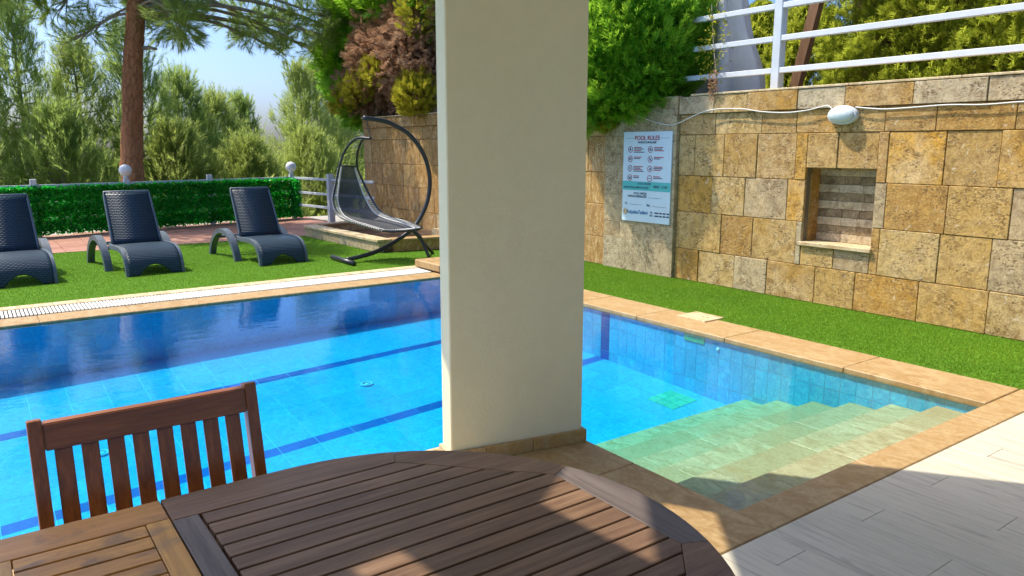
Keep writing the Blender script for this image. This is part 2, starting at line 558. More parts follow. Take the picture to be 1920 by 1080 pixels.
def mobj(name, me, parent=None, loc=(0, 0, 0), **kw):
    o = bpy.data.objects.new(name, me)
    o.location = loc
    return link(o, parent, **kw)


_cache = {}


def box_me(dx, dy, dz, mat, bev=0.004):
    k = (round(dx, 3), round(dy, 3), round(dz, 3), mat.name, round(bev, 4))
    if k in _cache:
        return _cache[k]
    bm = bmesh.new()
    bmesh.ops.create_cube(bm, size=1.0)
    for v in bm.verts:
        v.co = Vector((v.co.x * dx, v.co.y * dy, v.co.z * dz))
    if bev:
        bmesh.ops.bevel(bm, geom=list(bm.edges), offset=min(bev, 0.3 * min(dx, dy, dz)), segments=1, affect='EDGES', profile=0.7)
    me = bpy.data.meshes.new('piece')
    bm.to_mesh(me)
    bm.free()
    me.materials.append(mat)
    _cache[k] = me
    return me


def blk(name, parent, mat, x0, x1, y0, y1, z0, z1, bev=0.004, **kw):
    me = box_me(x1 - x0, y1 - y0, z1 - z0, mat, bev)
    return mobj(name, me, parent, ((x0 + x1) / 2, (y0 + y1) / 2, (z0 + z1) / 2), **kw)


def boxes_obj(name, boxes, mat, parent=None, **kw):
    V, F = [], []
    for (x0, x1, y0, y1, z0, z1) in boxes:
        n = len(V)
        V += [(x0, y0, z0), (x1, y0, z0), (x1, y1, z0), (x0, y1, z0), (x0, y0, z1), (x1, y0, z1), (x1, y1, z1), (x0, y1, z1)]
        F += [(n, n + 3, n + 2, n + 1), (n + 4, n + 5, n + 6, n + 7), (n, n + 1, n + 5, n + 4), (n + 1, n + 2, n + 6, n + 5), (n + 2, n + 3, n + 7, n + 6), (n + 3, n, n + 4, n + 7)]
    return mobj(name, me_from(name, V, F, mat), parent, **kw)


def prism(name, poly, z0, z1, mat, parent=None, bev=0.0, **kw):
    bm = bmesh.new()
    vs_ = [bm.verts.new((x, y, z0)) for x, y in poly]
    f = bm.faces.new(vs_)
    if f.normal.z > 0 or True:
        bm.normal_update()
    r = bmesh.ops.extrude_face_region(bm, geom=[f])
    for v in [g for g in r['geom'] if isinstance(g, bmesh.types.BMVert)]:
        v.co.z = z1
    bmesh.ops.recalc_face_normals(bm, faces=list(bm.faces))
    if bev:
        bmesh.ops.bevel(bm, geom=[e for e in bm.edges], offset=bev, segments=1, affect='EDGES')
    me = bpy.data.meshes.new(name)
    bm.to_mesh(me)
    bm.free()
    me.materials.append(mat)
    return mobj(name, me, parent, **kw)


def frames(P):
    P = np.asarray(P, float)
    T = np.gradient(P, axis=0)
    T /= np.linalg.norm(T, axis=1)[:, None] + 1e-12
    ref = np.array([0.0, 0, 1]) if abs(T[0][2]) < 0.9 else np.array([1.0, 0, 0])
    A = np.zeros_like(P)
    a = np.cross(T[0], ref)
    a /= np.linalg.norm(a)
    for i in range(len(P)):
        a = a - T[i] * (a @ T[i])
        a /= np.linalg.norm(a) + 1e-12
        A[i] = a
    return T, A, np.cross(T, A)


def tube_vf(P, R, seg=8, caps=True):
    P = np.asarray(P, float)
    R = np.broadcast_to(np.asarray(R, float), (len(P),))
    T, A, B = frames(P)
    th = np.linspace(0, 2 * np.pi, seg, endpoint=False)
    V = (P[:, None, :] + R[:, None, None] * (np.cos(th)[None, :, None] * A[:, None, :] + np.sin(th)[None, :, None] * B[:, None, :])).reshape(-1, 3)
    F = []
    for i in range(len(P) - 1):
        for j in range(seg):
            k = (j + 1) % seg
            F.append((i * seg + j, i * seg + k, (i + 1) * seg + k, (i + 1) * seg + j))
    if caps:
        F.append(tuple(range(seg))[::-1])
        n = (len(P) - 1) * seg
        F.append(tuple(n + j for j in range(seg)))
    return V, F


def tubes(name, paths, mat, parent=None, seg=8, **kw):
    V, F, n = [], [], 0
    for P, R in paths:
        v, f = tube_vf(P, R, seg)
        V.append(v)
        F += [tuple(i + n for i in q) for q in f]
        n += len(v)
    return mobj(name, me_from(name, np.concatenate(V), F, mat, True), parent, **kw)


def spline(P, n=8):
    """Catmull-Rom through the points"""
    P = np.asarray(P, float)
    Q = np.vstack([2 * P[0] - P[1], P, 2 * P[-1] - P[-2]])
    out = []
    for i in range(1, len(Q) - 2):
        for t in np.linspace(0, 1, n, endpoint=False):
            a, b, c, d = Q[i - 1], Q[i], Q[i + 1], Q[i + 2]
            out.append(0.5 * ((2 * b) + (c - a) * t + (2 * a - 5 * b + 4 * c - d) * t ** 2 + (3 * b - a - 3 * c + d) * t ** 3))
    out.append(P[-1])
    return np.array(out)


def beam(name, p, q, wx, wz, mat, parent=None, **kw):
    """rectangular bar from p to q, wx wide (horizontal), wz high"""
    p, q = Vector(p), Vector(q)
    d = (q - p).normalized()
    s = d.cross(Vector((0, 0, 1)))
    s = s.normalized() if s.length > 1e-3 else Vector((1, 0, 0))
    u = s.cross(d).normalized()
    V = []
    for e in (p, q):
        for a, b in ((-1, -1), (1, -1), (1, 1), (-1, 1)):
            V.append(e + s * (a * wx / 2) + u * (b * wz / 2))
    bm = bmesh.new()
    vv = [bm.verts.new(v) for v in V]
    for f in ((0, 1, 2, 3), (7, 6, 5, 4), (0, 4, 5, 1), (1, 5, 6, 2), (2, 6, 7, 3), (3, 7, 4, 0)):
        bm.faces.new([vv[i] for i in f])
    bmesh.ops.recalc_face_normals(bm, faces=list(bm.faces))
    bmesh.ops.bevel(bm, geom=list(bm.edges), offset=min(0.004, wx * 0.12, wz * 0.12), segments=1, affect='EDGES')
    me = bpy.data.meshes.new(name)
    bm.to_mesh(me)
    bm.free()
    me.materials.append(mat)
    return mobj(name, me, parent, **kw)


def inst(tv, tf, pos, dirs, scl, roll=None):
    """copies of a small template merged into vertex / triangle arrays"""
    N = len(pos)
    z = dirs / (np.linalg.norm(dirs, axis=1)[:, None] + 1e-9)
    r = rng.normal(size=(N, 3)) if roll is None else roll
    x = np.cross(r, z)
    x /= np.linalg.norm(x, axis=1)[:, None] + 1e-9
    y = np.cross(z, x)
    scl = np.broadcast_to(np.asarray(scl, float), (N,))
    V = pos[:, None, :] + scl[:, None, None] * (tv[None, :, 0, None] * x[:, None, :] + tv[None, :, 1, None] * y[:, None, :] + tv[None, :, 2, None] * z[:, None, :])
    F = tf[None] + (np.arange(N) * len(tv))[:, None, None]
    return V.reshape(-1, 3), F.reshape(-1, 3)


def t_pine(m=26, nl=0.5, wd=0.03, seed=1):
    r = np.random.default_rng(seed)
    V, F = [], []
    for i in range(m):
        z0 = r.uniform(0.0, 0.95)
        th = r.uniform(0, 2 * np.pi)
        an = math.radians(r.uniform(28, 58)) * (1.15 - 0.5 * z0)
        d = np.array([math.cos(th) * math.sin(an), math.sin(th) * math.sin(an), math.cos(an)])
        s = np.cross(d, [0, 0, 1.0])
        s /= np.linalg.norm(s)
        b = np.array([0, 0, z0])
        n = len(V)
        L = nl * r.uniform(0.75, 1.15)
        V += [b - s * wd / 2, b + s * wd / 2, b + d * L]
        F.append((n, n + 1, n + 2))
    return np.array(V), np.array(F)


def t_thuja(k=5, seed=2, wd=0.10):
    r = np.random.default_rng(seed)
    V, F = [], []

    def dia(b, d, L, w_):
        n = len(V)
        d = d / np.linalg.norm(d)
        s = np.cross(d, [0.15, 1, 0.1])
        s /= np.linalg.norm(s)
        nn = np.cross(s, d)
        V.extend([b, b + d * L * 0.45 + s * w_ / 2, b + d * L + nn * 0.06 * L, b + d * L * 0.45 - s * w_ / 2])
        F.extend([(n, n + 1, n + 2), (n, n + 2, n + 3)])
    for i in range(k):
        z = 0.08 + 0.72 * i / k
        for sg in (-1, 1):
            a = math.radians(r.uniform(24, 46))
            d = np.array([sg * math.sin(a), r.uniform(-0.35, 0.35), math.cos(a)])
            dia(np.array([0, 0, z]), d, (0.55 - 0.3 * i / k) * r.uniform(0.8, 1.15), wd)
    dia(np.array([0, 0, 0.0]), np.array([0, 0.05, 1.0]), 1.0, wd)
    return np.array(V), np.array(F)


T_PINE = t_pine(28, 0.54, 0.044)
T_CANDLE = t_pine(34, 0.30, 0.030, 8)
T_PINE2 = t_pine(40, 0.62, 0.034, 5)
T_THUJA = t_thuja(5)
T_FINE = t_thuja(7, 12, 0.055)
T_LEAF = (np.array([[-0.22, 0, 0.1], [0.22, 0, 0.1], [0.26, 0.1, 0.6], [0, 0.02, 1.0], [-0.26, 0.1, 0.6]]), np.array([[0, 1, 2], [0, 2, 4], [2, 3, 4]]))

# ================================================================== SETTING
WATER_Z = -0.03
PX0, PX1 = -4.0, 5.15           # pool in x
PYN, PYF = 3.38, 8.20           # pool in y
NX0, NY0 = 2.65, 1.98           # step bay
YD = 9.10                       # lawn starts


def depth(x, y):
    ys = [3.0, 5.6, 7.1, 8.25]
    a = np.interp(y, ys, [1.065, 0.838, 0.707, 0.565])
    b = np.interp(y, ys, [-0.087, -0.059, -0.043, -0.020])
    return a + b * max(x, -3.0)


# far ground sheet and the slope that drops away beyond the fence
def ground():
    xs = np.concatenate([[-4000, -600, -120], np.linspace(-50, 60, 45), [150, 700, 4000]])
    ys = np.concatenate([[-4000, -500, -60], np.linspace(-25, 70, 50), [150, 700, 4000]])
    V = []
    for y in ys:
        for x in xs:
            d = max(0, y - 17.5, -6 - x - 0) if x < 7.5 or y > 17.5 else 0
            z = -1.6 - 0.22 * min(d, 45)
            z += 0.5 * math.sin(x * 0.31) * math.cos(y * 0.23) * min(1, max(d, 0) / 6) - 0.0
            V.append((x, y, z))
    nx = len(xs)
    F = [(j * nx + i, j * nx + i + 1, (j + 1) * nx + i + 1, (j + 1) * nx + i) for j in range(len(ys) - 1) for i in range(nx - 1)]
    return mobj('ground', me_from('ground', V, F, M['hill'], True), kind='structure')


ground()
# pool plateau: slab pieces around the basin
terr = boxes_obj('terrace_base', [(-9, PX0, -6, 17.4, -2.2, -0.03), (PX0, 7.4, PYF + 0.02, 17.4, -2.2, -0.03), (PX1 + 0.02, 7.4, -6, PYF + 0.02, -2.2, -0.03),
                                  (PX0, NX0 - 0.02, -6, PYN - 0.02, -2.2, -0.03), (NX0 - 0.02, PX1 + 0.02, -6, NY0 - 0.02, -2.2, -0.03)], M['grout_deck'])
terr['kind'] = 'structure'
upper = boxes_obj('upper_terrace', [(7.40, 40, -6, 15.2, -2.2, 2.15)], M['soil'])
upper['kind'] = 'structure'

# ---- pool basin
basin = thing('pool_basin', (0, 0, 0), None, None, kind='structure')
n_ = 22
xs = np.linspace(PX0, PX1 + 0.01, n_)
ys = np.linspace(2.0, PYF + 0.01, n_)
V = [(x, y, -depth(x, y) - 0.003) for y in ys for x in xs]
F = [(j * n_ + i, j * n_ + i + 1, (j + 1) * n_ + i + 1, (j + 1) * n_ + i) for j in range(n_ - 1) for i in range(n_ - 1)]
mobj('floor_bed', me_from('floor_bed', V, F, M['pool_grout'], True), basin)
boxes_obj('wall_bed', [(PX1 + 0.002, PX1 + 0.03, NY0, PYF + 0.03, -1.6, -0.02), (PX0, PX1 + 0.002, PYF + 0.002, PYF + 0.03, -1.6, -0.02),
                       (PX0 - 0.03, PX0, PYN, PYF, -1.6, -0.02), (PX0, NX0, PYN - 0.03, PYN, -1.6, -0.02),
                       (NX0 - 0.03, NX0, NY0, PYN, -1.6, -0.02), (NX0, PX1 + 0.002, NY0 - 0.03, NY0, -1.6, -0.02)], M['pool_grout'], basin)
# floor tiles
LANES = [5.6, 7.1]
rows = []
y = PYF
edges = sorted([PYN + 0.0] + [l - 0.065 for l in LANES] + [l + 0.065 for l in LANES] + [PYF])
bands = []
for a, b in zip(edges[:-1], edges[1:]):
    if b - a < 0.14:
        bands.append((a, b, True))
    else:
        k = max(1, round((b - a) / 0.31))
        for i in range(k):
            bands.append((a + (b - a) * i / k, a + (b - a) * (i + 1) / k, False))
TW = 0.305
tcells = []
for (a, b, lane) in bands:
    x = PX1
    while x > PX0 + 0.3:
        tcells.append((x - TW, x, a, b, lane))
        x -= TW


def plate(cells, mat_, name, parent, kind=None, dz=0.0):
    V, F = [], []
    for (x0, x1, y0, y1) in cells:
        g = 0.0035
        gy = 0.0008
        g = 0.0024
        q = [(x0 + g, y0 + gy), (x1 - g, y0 + gy), (x1 - g, y1 - gy), (x0 + g, y1 - gy)]
        n = len(V)
        V += [(X, Y, -depth(X, Y) + dz) for X, Y in q] + [(X, Y, -depth(X, Y) - 0.012) for X, Y in q]
        F += [(n, n + 1, n + 2, n + 3)] + [(n + i, n + 4 + i, n + 4 + (i + 1) % 4, n + (i + 1) % 4) for i in range(4)]
    o = mobj(name, me_from(name, V, F, mat_), parent)
    if kind:
        o['kind'] = kind
    return o


def seen(c):
    x, y_ = (c[0] + c[1]) / 2, (c[2] + c[3]) / 2
    return x > -1.2 and x > 0.12 * y_ - 1.3


keep = sorted([c for c in tcells if seen(c)], key=lambda c: (c[0] - 1.5) ** 2 + (c[2] - 5.0) ** 2)[:290]
kset = set(keep)
for c in keep:
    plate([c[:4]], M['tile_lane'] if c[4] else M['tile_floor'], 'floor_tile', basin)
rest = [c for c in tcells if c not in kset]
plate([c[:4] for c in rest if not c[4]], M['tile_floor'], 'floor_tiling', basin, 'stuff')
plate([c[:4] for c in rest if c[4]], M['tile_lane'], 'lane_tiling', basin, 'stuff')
# wall tiles: right wall and far wall
zrows = [(-0.018, -0.195), (-0.20, -0.445), (-0.45, -0.695), (-0.70, -0.945)]
y = NY0 + 0.002
while y < PYF - 0.05:
    y1 = min(y + 0.125, PYF)
    ym = (y + y1) / 2
    for z1, z0 in zrows[:3]:
        if z1 > -depth(PX1, ym):
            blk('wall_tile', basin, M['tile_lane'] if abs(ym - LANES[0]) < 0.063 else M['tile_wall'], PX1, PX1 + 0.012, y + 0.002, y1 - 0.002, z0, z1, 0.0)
    y += 0.125
x = PX1
while x > -0.9:
    for z1, z0 in zrows[:3]:
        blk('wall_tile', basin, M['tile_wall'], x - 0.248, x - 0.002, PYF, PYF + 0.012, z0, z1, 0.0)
    x -= 0.25
# green floor drain, round inlets, return jets
dr = []
for i in range(3):
    for j in range(3):
        x0, y0 = 4.72 + i * 0.105, 4.22 + j * 0.105
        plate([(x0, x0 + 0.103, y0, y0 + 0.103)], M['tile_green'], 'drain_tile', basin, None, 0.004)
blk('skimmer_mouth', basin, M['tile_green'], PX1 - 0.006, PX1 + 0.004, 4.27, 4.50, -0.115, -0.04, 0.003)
for (x, y) in [(2.92, 6.42), (0.66, 6.36)]:
    z = -depth(x, y)
    th = np.linspace(0, 2 * np.pi, 25)
    tubes('floor_inlet', [(np.stack([x + 0.05 * np.cos(th), y + 0.05 * np.sin(th), np.full(25, z + 0.004)], 1), 0.012), ([(x, y, z), (x, y, z + 0.012)], [0.028, 0.02])], M['pool_grout'], basin, 8)
tubes('return_jet', [([(PX1 + 0.005, 4.12, -0.125), (PX1 - 0.006, 4.12, -0.125)], [0.022, 0.018])], M['pool_grout'], basin, 14)
# steps: six broad stone treads
treads = [(1.98, 2.29, -0.106), (2.29, 2.594, -0.18), (2.594, 2.894, -0.253), (2.894, 3.194, -0.328), (3.194, 3.507, -0.406), (3.507, 3.812, -0.485)]
for (y0, y1, z) in treads:
    cuts = [NX0] + sorted(NX0 + 2.5 * f + random.uniform(-0.12, 0.12) for f in (0.27, 0.52, 0.77)) + [PX1]
    for a, b in zip(cuts[:-1], cuts[1:]):
        blk('step_slab', basin, M['step'], a + 0.0015, b - 0.0015, y0 - 0.02, y1, z - 0.035, z, 0.004)
    boxes_obj('step_riser', [(NX0, PX1, y0 - 0.01, y1 - 0.012, -1.2, z - 0.036)], M['step'], basin)

# ---- water body
bm = bmesh.new()
e = 0.006
poly = [(PX0 - e, PYN - e), (NX0 - e, PYN - e), (NX0 - e, NY0 - e), (PX1 + e, NY0 - e), (PX1 + e, PYF + e), (PX0 - e, PYF + e)]
vs_ = [bm.verts.new((x, y, -1.55)) for x, y in poly]
f = bm.faces.new(vs_)
r = bmesh.ops.extrude_face_region(bm, geom=[f])
for v in [g for g in r['geom'] if isinstance(g, bmesh.types.BMVert)]:
    v.co.z = WATER_Z
bmesh.ops.recalc_face_normals(bm, faces=list(bm.faces))
me = bpy.data.meshes.new('water')
bm.to_mesh(me)
bm.free()
me.materials.append(M['water'])
mobj('water', me, kind='structure')

# ---- coping round the pool
cop = thing('pool_coping', (0, 0, 0), None, None, kind='structure')


def run(axis, a, b, lo, hi, L, mat_, name='coping_slab', z0=-0.045, z1=0.0, jit=0.15, par=None):
    p = a
    while p < b - 0.02:
        q = min(b, p + L * random.uniform(1 - jit, 1 + jit))
        if b - q < 0.2:
            q = b
        zz = z1 + random.uniform(-0.001, 0.001)
        if axis == 'x':
            blk(name, par or cop, mat_, p + 0.0015, q - 0.0015, lo, hi, z0, zz, 0.005)
        else:
            blk(name, par or cop, mat_, lo, hi, p + 0.0015, q - 0.0015, z0, zz, 0.005)
        p = q


run('y', 1.985, 9.08, PX1 - 0.02, 5.63, 0.95, M['coping'])                       # right edge
run('x', 2.66, 5.63, 1.78, 1.978, 1.1, M['coping'])                              # step bay, near edge
run('y', 1.78, 3.36, 2.22, 2.66, 0.85, M['coping'])                        # step bay, left edge
run('x', -4.0, 2.655, 3.365, 3.40, 0.9, M['coping_pale'], z1=-0.002)                 # near edge lip
run('x', -4.0, 2.215, 2.95, 3.362, 0.9, M['coping'])
run('x', -4.0, 5.12, 8.185, 8.54, 0.8, M['coping'], z1=-0.012)                   # far overflow edge
run('x', -4.0, 5.12, 8.915, 9.10, 0.8, M['coping_pale'], z1=0.004)
blk('hatch_cover', cop, M['coping_pale'], 5.44, 5.72, 4.52, 4.86, -0.02, 0.012, 0.004)
for yy in (4.6, 4.66):
    tubes('finger_hole', [([(5.58, yy, 0.0115), (5.58, yy, 0.0135)], 0.008)], M['dark'], cop, 10)
# raised stone at the far corner
blk('corner_stone', cop, M['coping'], 4.86, 5.62, 8.36, 9.02, 0.006, 0.105, 0.012)
# overflow grating: one object for each slat
gr = thing('overflow_grating', (0, 8.73, 0), 'white slatted overflow grating between the pool edge and the lawn', 'grating')
boxes_obj('channel', [(-3.0, 4.86, 8.545, 8.91, -0.03, -0.018)], M['dark'], gr)
x = 4.85
k = 0
while x > -0.9:
    blk('slat', gr, M['grate'], x - 0.0215, x, 8.55, 8.905, -0.015, -0.002, 0.0)
    x -= 0.0335
boxes_obj('slat_row', [(-0.9 - 0.0335 * i - 0.0215, -0.9 - 0.0335 * i, 8.55, 8.905, -0.015, -0.002) for i in range(60)], M['grate'], gr, kind='stuff')

# ---- deck of wood-look planks
deck = thing('deck', (0, 0, 0), None, None, kind='structure')
x = -1.7
i = 0
while x < 7.0:
    x1 = min(x + 0.2, 7.04)
    y = -1.6 + 0.41 * (i % 3) - 0.4
    top = 1.776 if x >= 2.2 else 2.945
    if x < 2.2 < x1:
        x1 = 2.216
    while y < top:
        y1 = min(y + 1.2, top)
        blk('plank', deck, M['deck'], x + 0.0008, x1 - 0.0008, y + 0.0008, y1 - 0.0008, -0.03, 0.0005 * random.random() - 0.003, 0.0012)
        y += 1.2
    x = x1
    i += 1
boxes_obj('plank_field', [(-9, -1.72, -6, 2.94, -0.03, -0.004), (-1.72, 7.05, -6, -2.02, -0.03, -0.004)], M['deck'], deck)

# ---- lawns
lawn = thing('lawn', (0, 0, 0), None, None, kind='structure')
LAWNS = [(-4.0, 5.05, 9.105, 13.38), (5.05, 5.95, 9.105, 10.55), (5.635, 7.05, 1.785, 9.1), (5.95, 7.05, 9.1, 10.3)]
boxes_obj('turf_backing', [(a, b, c, d, -0.03, -0.002) for a, b, c, d in LAWNS], M['turf_base'], lawn)
tv = np.array([[-0.5, 0, 0], [0.5, 0, 0], [0.1, 0.25, 1.0]])
tf = np.array([[0, 1, 2]])
P = []
for (a, b, c, d), dens in zip([(-1.2, 5.05, 9.105, 13.38), (5.05, 5.95, 9.105, 10.55), (5.635, 7.06, 1.785, 9.1), (5.95, 7.05, 9.1, 10.3)], (6500, 5000, 16000, 4000)):
    n = int((b - a) * (d - c) * dens)
    P.append(np.stack([rng.uniform(a, b, n), rng.uniform(c, d, n), np.full(n, -0.004)], 1))
P = np.concatenate(P)
D = np.stack([rng.normal(0, 0.45, len(P)), rng.normal(0, 0.45, len(P)), np.ones(len(P))], 1)
s_ = 0.017 * rng.uniform(0.6, 1.2, len(P))
Vv, Ff = inst(tv * np.array([0.34, 0.34, 1]), tf, P, D, s_)
mobj('grass', fast_tri('grass', Vv, Ff, M['turf']), kind='stuff', label='short bright green artificial turf round the pool')

# ---- terracotta path before the fence
path = thing('terracotta_path', (0, 0, 0), None, None, kind='structure')


def fence_y(x):
    return 15.985 + (x - 1.251) * 0.197


x = -3.2
i = 0
while x < 6.1:
    y = 13.40
    while y < fence_y(x) + 0.1:
        if not (x > 4.85 and y < 13.3):
            blk('tile', path, M['brick'], x + 0.003, x + 0.397, y + 0.003, y + 0.247, -0.03, 0.002 * random.random(), 0.003)
        y += 0.25
    x += 0.4
prism('path_edge', [(-4, 13.385), (4.9, 13.385), (4.9, 13.4), (-4, 13.4)], -0.03, 0.004, M['grout'], path)

# ================================================================== THINGS
# ---- rendered column with stone skirting
cth = math.radians(-10.6)
cu = Vector((math.cos(cth), math.sin(cth)))
cv = Vector((-math.sin(cth), math.cos(cth)))
cr = Vector((2.632, 3.004))
CW, CT = 0.765, 0.13
cl = cr - cu * CW
colm = thing('column', ((cl.x + cr.x) / 2, (cl.y + cr.y) / 2, 0), 'cream rendered column standing on the pool edge beside the steps', 'column')


def quad(o, a, b, c, d):
    return [(o + cu * a + cv * c)[:], (o + cu * b + cv * c)[:], (o + cu * b + cv * d)[:], (o + cu * a + cv * d)[:]]


prism('shaft', quad(cl, 0, CW, 0, CT), 0.0, 3.3, M['cream'], colm, 0.006)
for a, b in ((-0.018, 0.185), (0.188, 0.455), (0.458, CW + 0.02)):
    prism('skirting', quad(cl, a, b, -0.02, -0.001), 0.001, 0.072, M['skirt'], colm, 0.002)
prism('skirting', quad(cl, CW + 0.001, CW + 0.02, 0.0, CT), 0.001, 0.072, M['skirt'], colm, 0.002)
prism('skirting', quad(cl, -0.02, -0.001, 0.0, CT), 0.001, 0.072, M['coping_pale'], colm, 0.002)

# ---- flat unseen patio roof; edge and two openings shaped to place shade and sunlight
ROOF_Z = 3.3
sh = Vector((-0.6, 0.8)) * (ROOF_Z / 1.6)
C0 = Vector((1.26, 5.03))
ru, rv = Vector((0.6, -0.8)), Vector((-0.68, -0.733))
outer = [C0, C0 + ru * 10, Vector((-3.0, -7.0)), Vector((-8.0, -3.0)), Vector((-8.0, 3.30)), Vector((-0.40, 3.30))]
holes = [[(2.56, 2.02), (2.43, 2.25), (1.50, 1.14), (1.33, 1.02), (1.36, 0.62)], [(0.83, 1.02), (0.96, 1.03), (0.98, 0.84), (0.86, 0.84)]]
bm = bmesh.new()
ed = []
for lp in [outer] + [[Vector(p) + sh for p in h] for h in holes]:
    vv = [bm.verts.new((p[0], p[1], ROOF_Z + 0.001)) for p in lp]
    ed += [bm.edges.new((vv[i], vv[(i + 1) % len(vv)])) for i in range(len(vv))]
r = bmesh.ops.triangle_fill(bm, edges=ed, use_beauty=True)
fs = [g for g in r['geom'] if isinstance(g, bmesh.types.BMFace)]
# triangle_fill may fill holes: drop faces inside them


def inside(pt, poly_):
    c = False
    j = len(poly_) - 1
    for i in range(len(poly_)):
        xi, yi = poly_[i]
        xj, yj = poly_[j]
        if (yi > pt[1]) != (yj > pt[1]) and pt[0] < (xj - xi) * (pt[1] - yi) / (yj - yi) + xi:
            c = not c
        j = i
    return c


bad = [f for f in bm.faces if any(inside(f.calc_center_median()[:2], [tuple(Vector(p) + sh) for p in h]) for h in holes)]
if bad:
    bmesh.ops.delete(bm, geom=bad, context='FACES')
r = bmesh.ops.extrude_face_region(bm, geom=list(bm.faces))
for v in [g for g in r['geom'] if isinstance(g, bmesh.types.BMVert)]:
    v.co.z += 0.05
bmesh.ops.recalc_face_normals(bm, faces=list(bm.faces))
me = bpy.data.meshes.new('unseen_patio_roof')
bm.to_mesh(me)
bm.free()
me.materials.append(M['roof'])
mobj('unseen_patio_roof', me, label='unseen pale flat patio roof on the cream column, openings shaped to place sun patches', category='roof')

# ---- stone retaining wall
WX = 7.06
sw = thing('stone_wall', (WX, 6.0, 0), 'tall retaining wall of golden travertine blocks beside the lawn', 'wall')
NI = (3.90, 4.65, 0.60, 1.385)      # recess y0,y1,z0,z1


def sub(r, n):
    y0, y1, z0, z1 = r
    a0, a1, b0, b1 = n
    if y1 <= a0 or y0 >= a1 or z1 <= b0 or z0 >= b1:
        return [r]
    out = []
    if y0 < a0:
        out.append((y0, a0, z0, z1))
    if y1 > a1:
        out.append((a1, y1, z0, z1))
    m0, m1 = max(y0, a0), min(y1, a1)
    if z0 < b0:
        out.append((m0, m1, z0, b0))
    if z1 > b1:
        out.append((m0, m1, b1, z1))
    return out


courses = [(0.0, 0.38, 0.52), (0.38, 0.83, 0.47), (0.83, 1.26, 0.50), (1.26, 1.735, 0.47), (1.735, 1.972, 0.52), (1.972, 2.175, 0.55)]
core = []
for (a, b) in ((0.4, 6.38), (7.63, 15.25)):
    for ci, (z0, z1, L) in enumerate(courses):
        y = a - (0.13 * ((ci * 2) % 3) if a < 1 else 0)
        while y < b - 0.01:
            y1 = min(b, y + L * random.uniform(0.82, 1.22))
            if b - y1 < 0.18:
                y1 = b
            for (c0, c1, d0, d1) in sub((y, y1, z0, z1), NI):
                if c1 - c0 < 0.02 or d1 - d0 < 0.02:
                    continue
                pr = random.uniform(-0.005, 0.007) + (0.028 if ci == 5 else 0) - (0.01 if a > 7 else 0)
                mm = M['stone_gold'] if a > 7 else M['stone_grey'] if (random.random() < 0.16 or (ci == 5 and random.random() < 0.5)) else M['stone']
                blk('stone_block', sw, mm, WX - pr, WX + 0.09, c0 + 0.0025, c1 - 0.0025, d0 + 0.0025, d1 - 0.0025, 0.0045)
            y = y1
cr_ = []
for r_ in sub((0.3, 15.3, -0.3, 2.15), NI):
    cr_.append((WX + 0.03, WX + 0.36, r_[0], r_[1], r_[2], r_[3]))
boxes_obj('wall_core', cr_, M['grout'], sw)
# thin cap slabs
y = 0.4
while y < 15.2:
    y1 = min(y + random.uniform(0.8, 1.1), 15.28)
    if not (6.3 < (y + y1) / 2 < 7.6):
        blk('cap_slab', sw, M['coping_pale'], WX - 0.035, WX + 0.37, y + 0.002, y1 - 0.002, 2.178, 2.20, 0.004)
    y = y1
# smooth pilaster that carries the sign
pz = [0.0, 0.42, 0.62, 0.98, 1.36, 1.735, 2.05, 2.19]
for z0, z1 in zip(pz[:-1], pz[1:]):
    cuts = [6.383, 6.383 + random.uniform(0.25, 0.5), 6.383 + random.uniform(0.65, 0.95), 7.627]
    for a, b in zip(cuts[:-1], cuts[1:]):
        blk('pilaster_slab', sw, M['stone_grey'], WX - 0.05 + random.uniform(-0.001, 0.001), WX + 0.05, a + 0.0006, b - 0.0006, z0 + 0.0006, z1 - 0.0006, 0.0015)
# recess: banded back, jambs and sill
nd = 0.24
nb = 9
for i in range(nb):
    z0 = NI[2] + 0.03 + (NI[3] - NI[2] - 0.03) * i / nb
    z1 = NI[2] + 0.03 + (NI[3] - NI[2] - 0.03) * (i + 1) / nb
    ccs = [NI[0]] + sorted(NI[0] + 0.75 * f + random.uniform(-0.05, 0.05) for f in (0.33, 0.66)) + [NI[1]]
    for a, b in zip(ccs[:-1], ccs[1:]):
        blk('band_stone', sw, M['band_dark'] if i % 2 else M['band_light'], WX + nd + (0.0 if i % 2 else -0.008), WX + nd + 0.05, a + 0.001, b - 0.001, z0 + 0.001, z1 - 0.001, 0.002)
for a, b in ((NI[0] - 0.002, NI[0] + 0.018), (NI[1] - 0.018, NI[1] + 0.002)):
    blk('jamb', sw, M['stone'], WX + 0.09, WX + nd, a, b, NI[2], NI[3], 0.002)
blk('lintel', sw, M['stone'], WX + 0.09, WX + nd, NI[0], NI[1], NI[3] - 0.016, NI[3] + 0.004, 0.002)
blk('sill', sw, M['coping_pale'], WX - 0.035, WX + nd, NI[0] - 0.02, NI[1] + 0.02, NI[2] - 0.012, NI[2] + 0.028, 0.004)

# ---- bulkhead wall light
bl = thing('bulkhead_light', (WX, 4.27, 1.9), 'white oval bulkhead light fixed high on the stone wall', 'wall light')


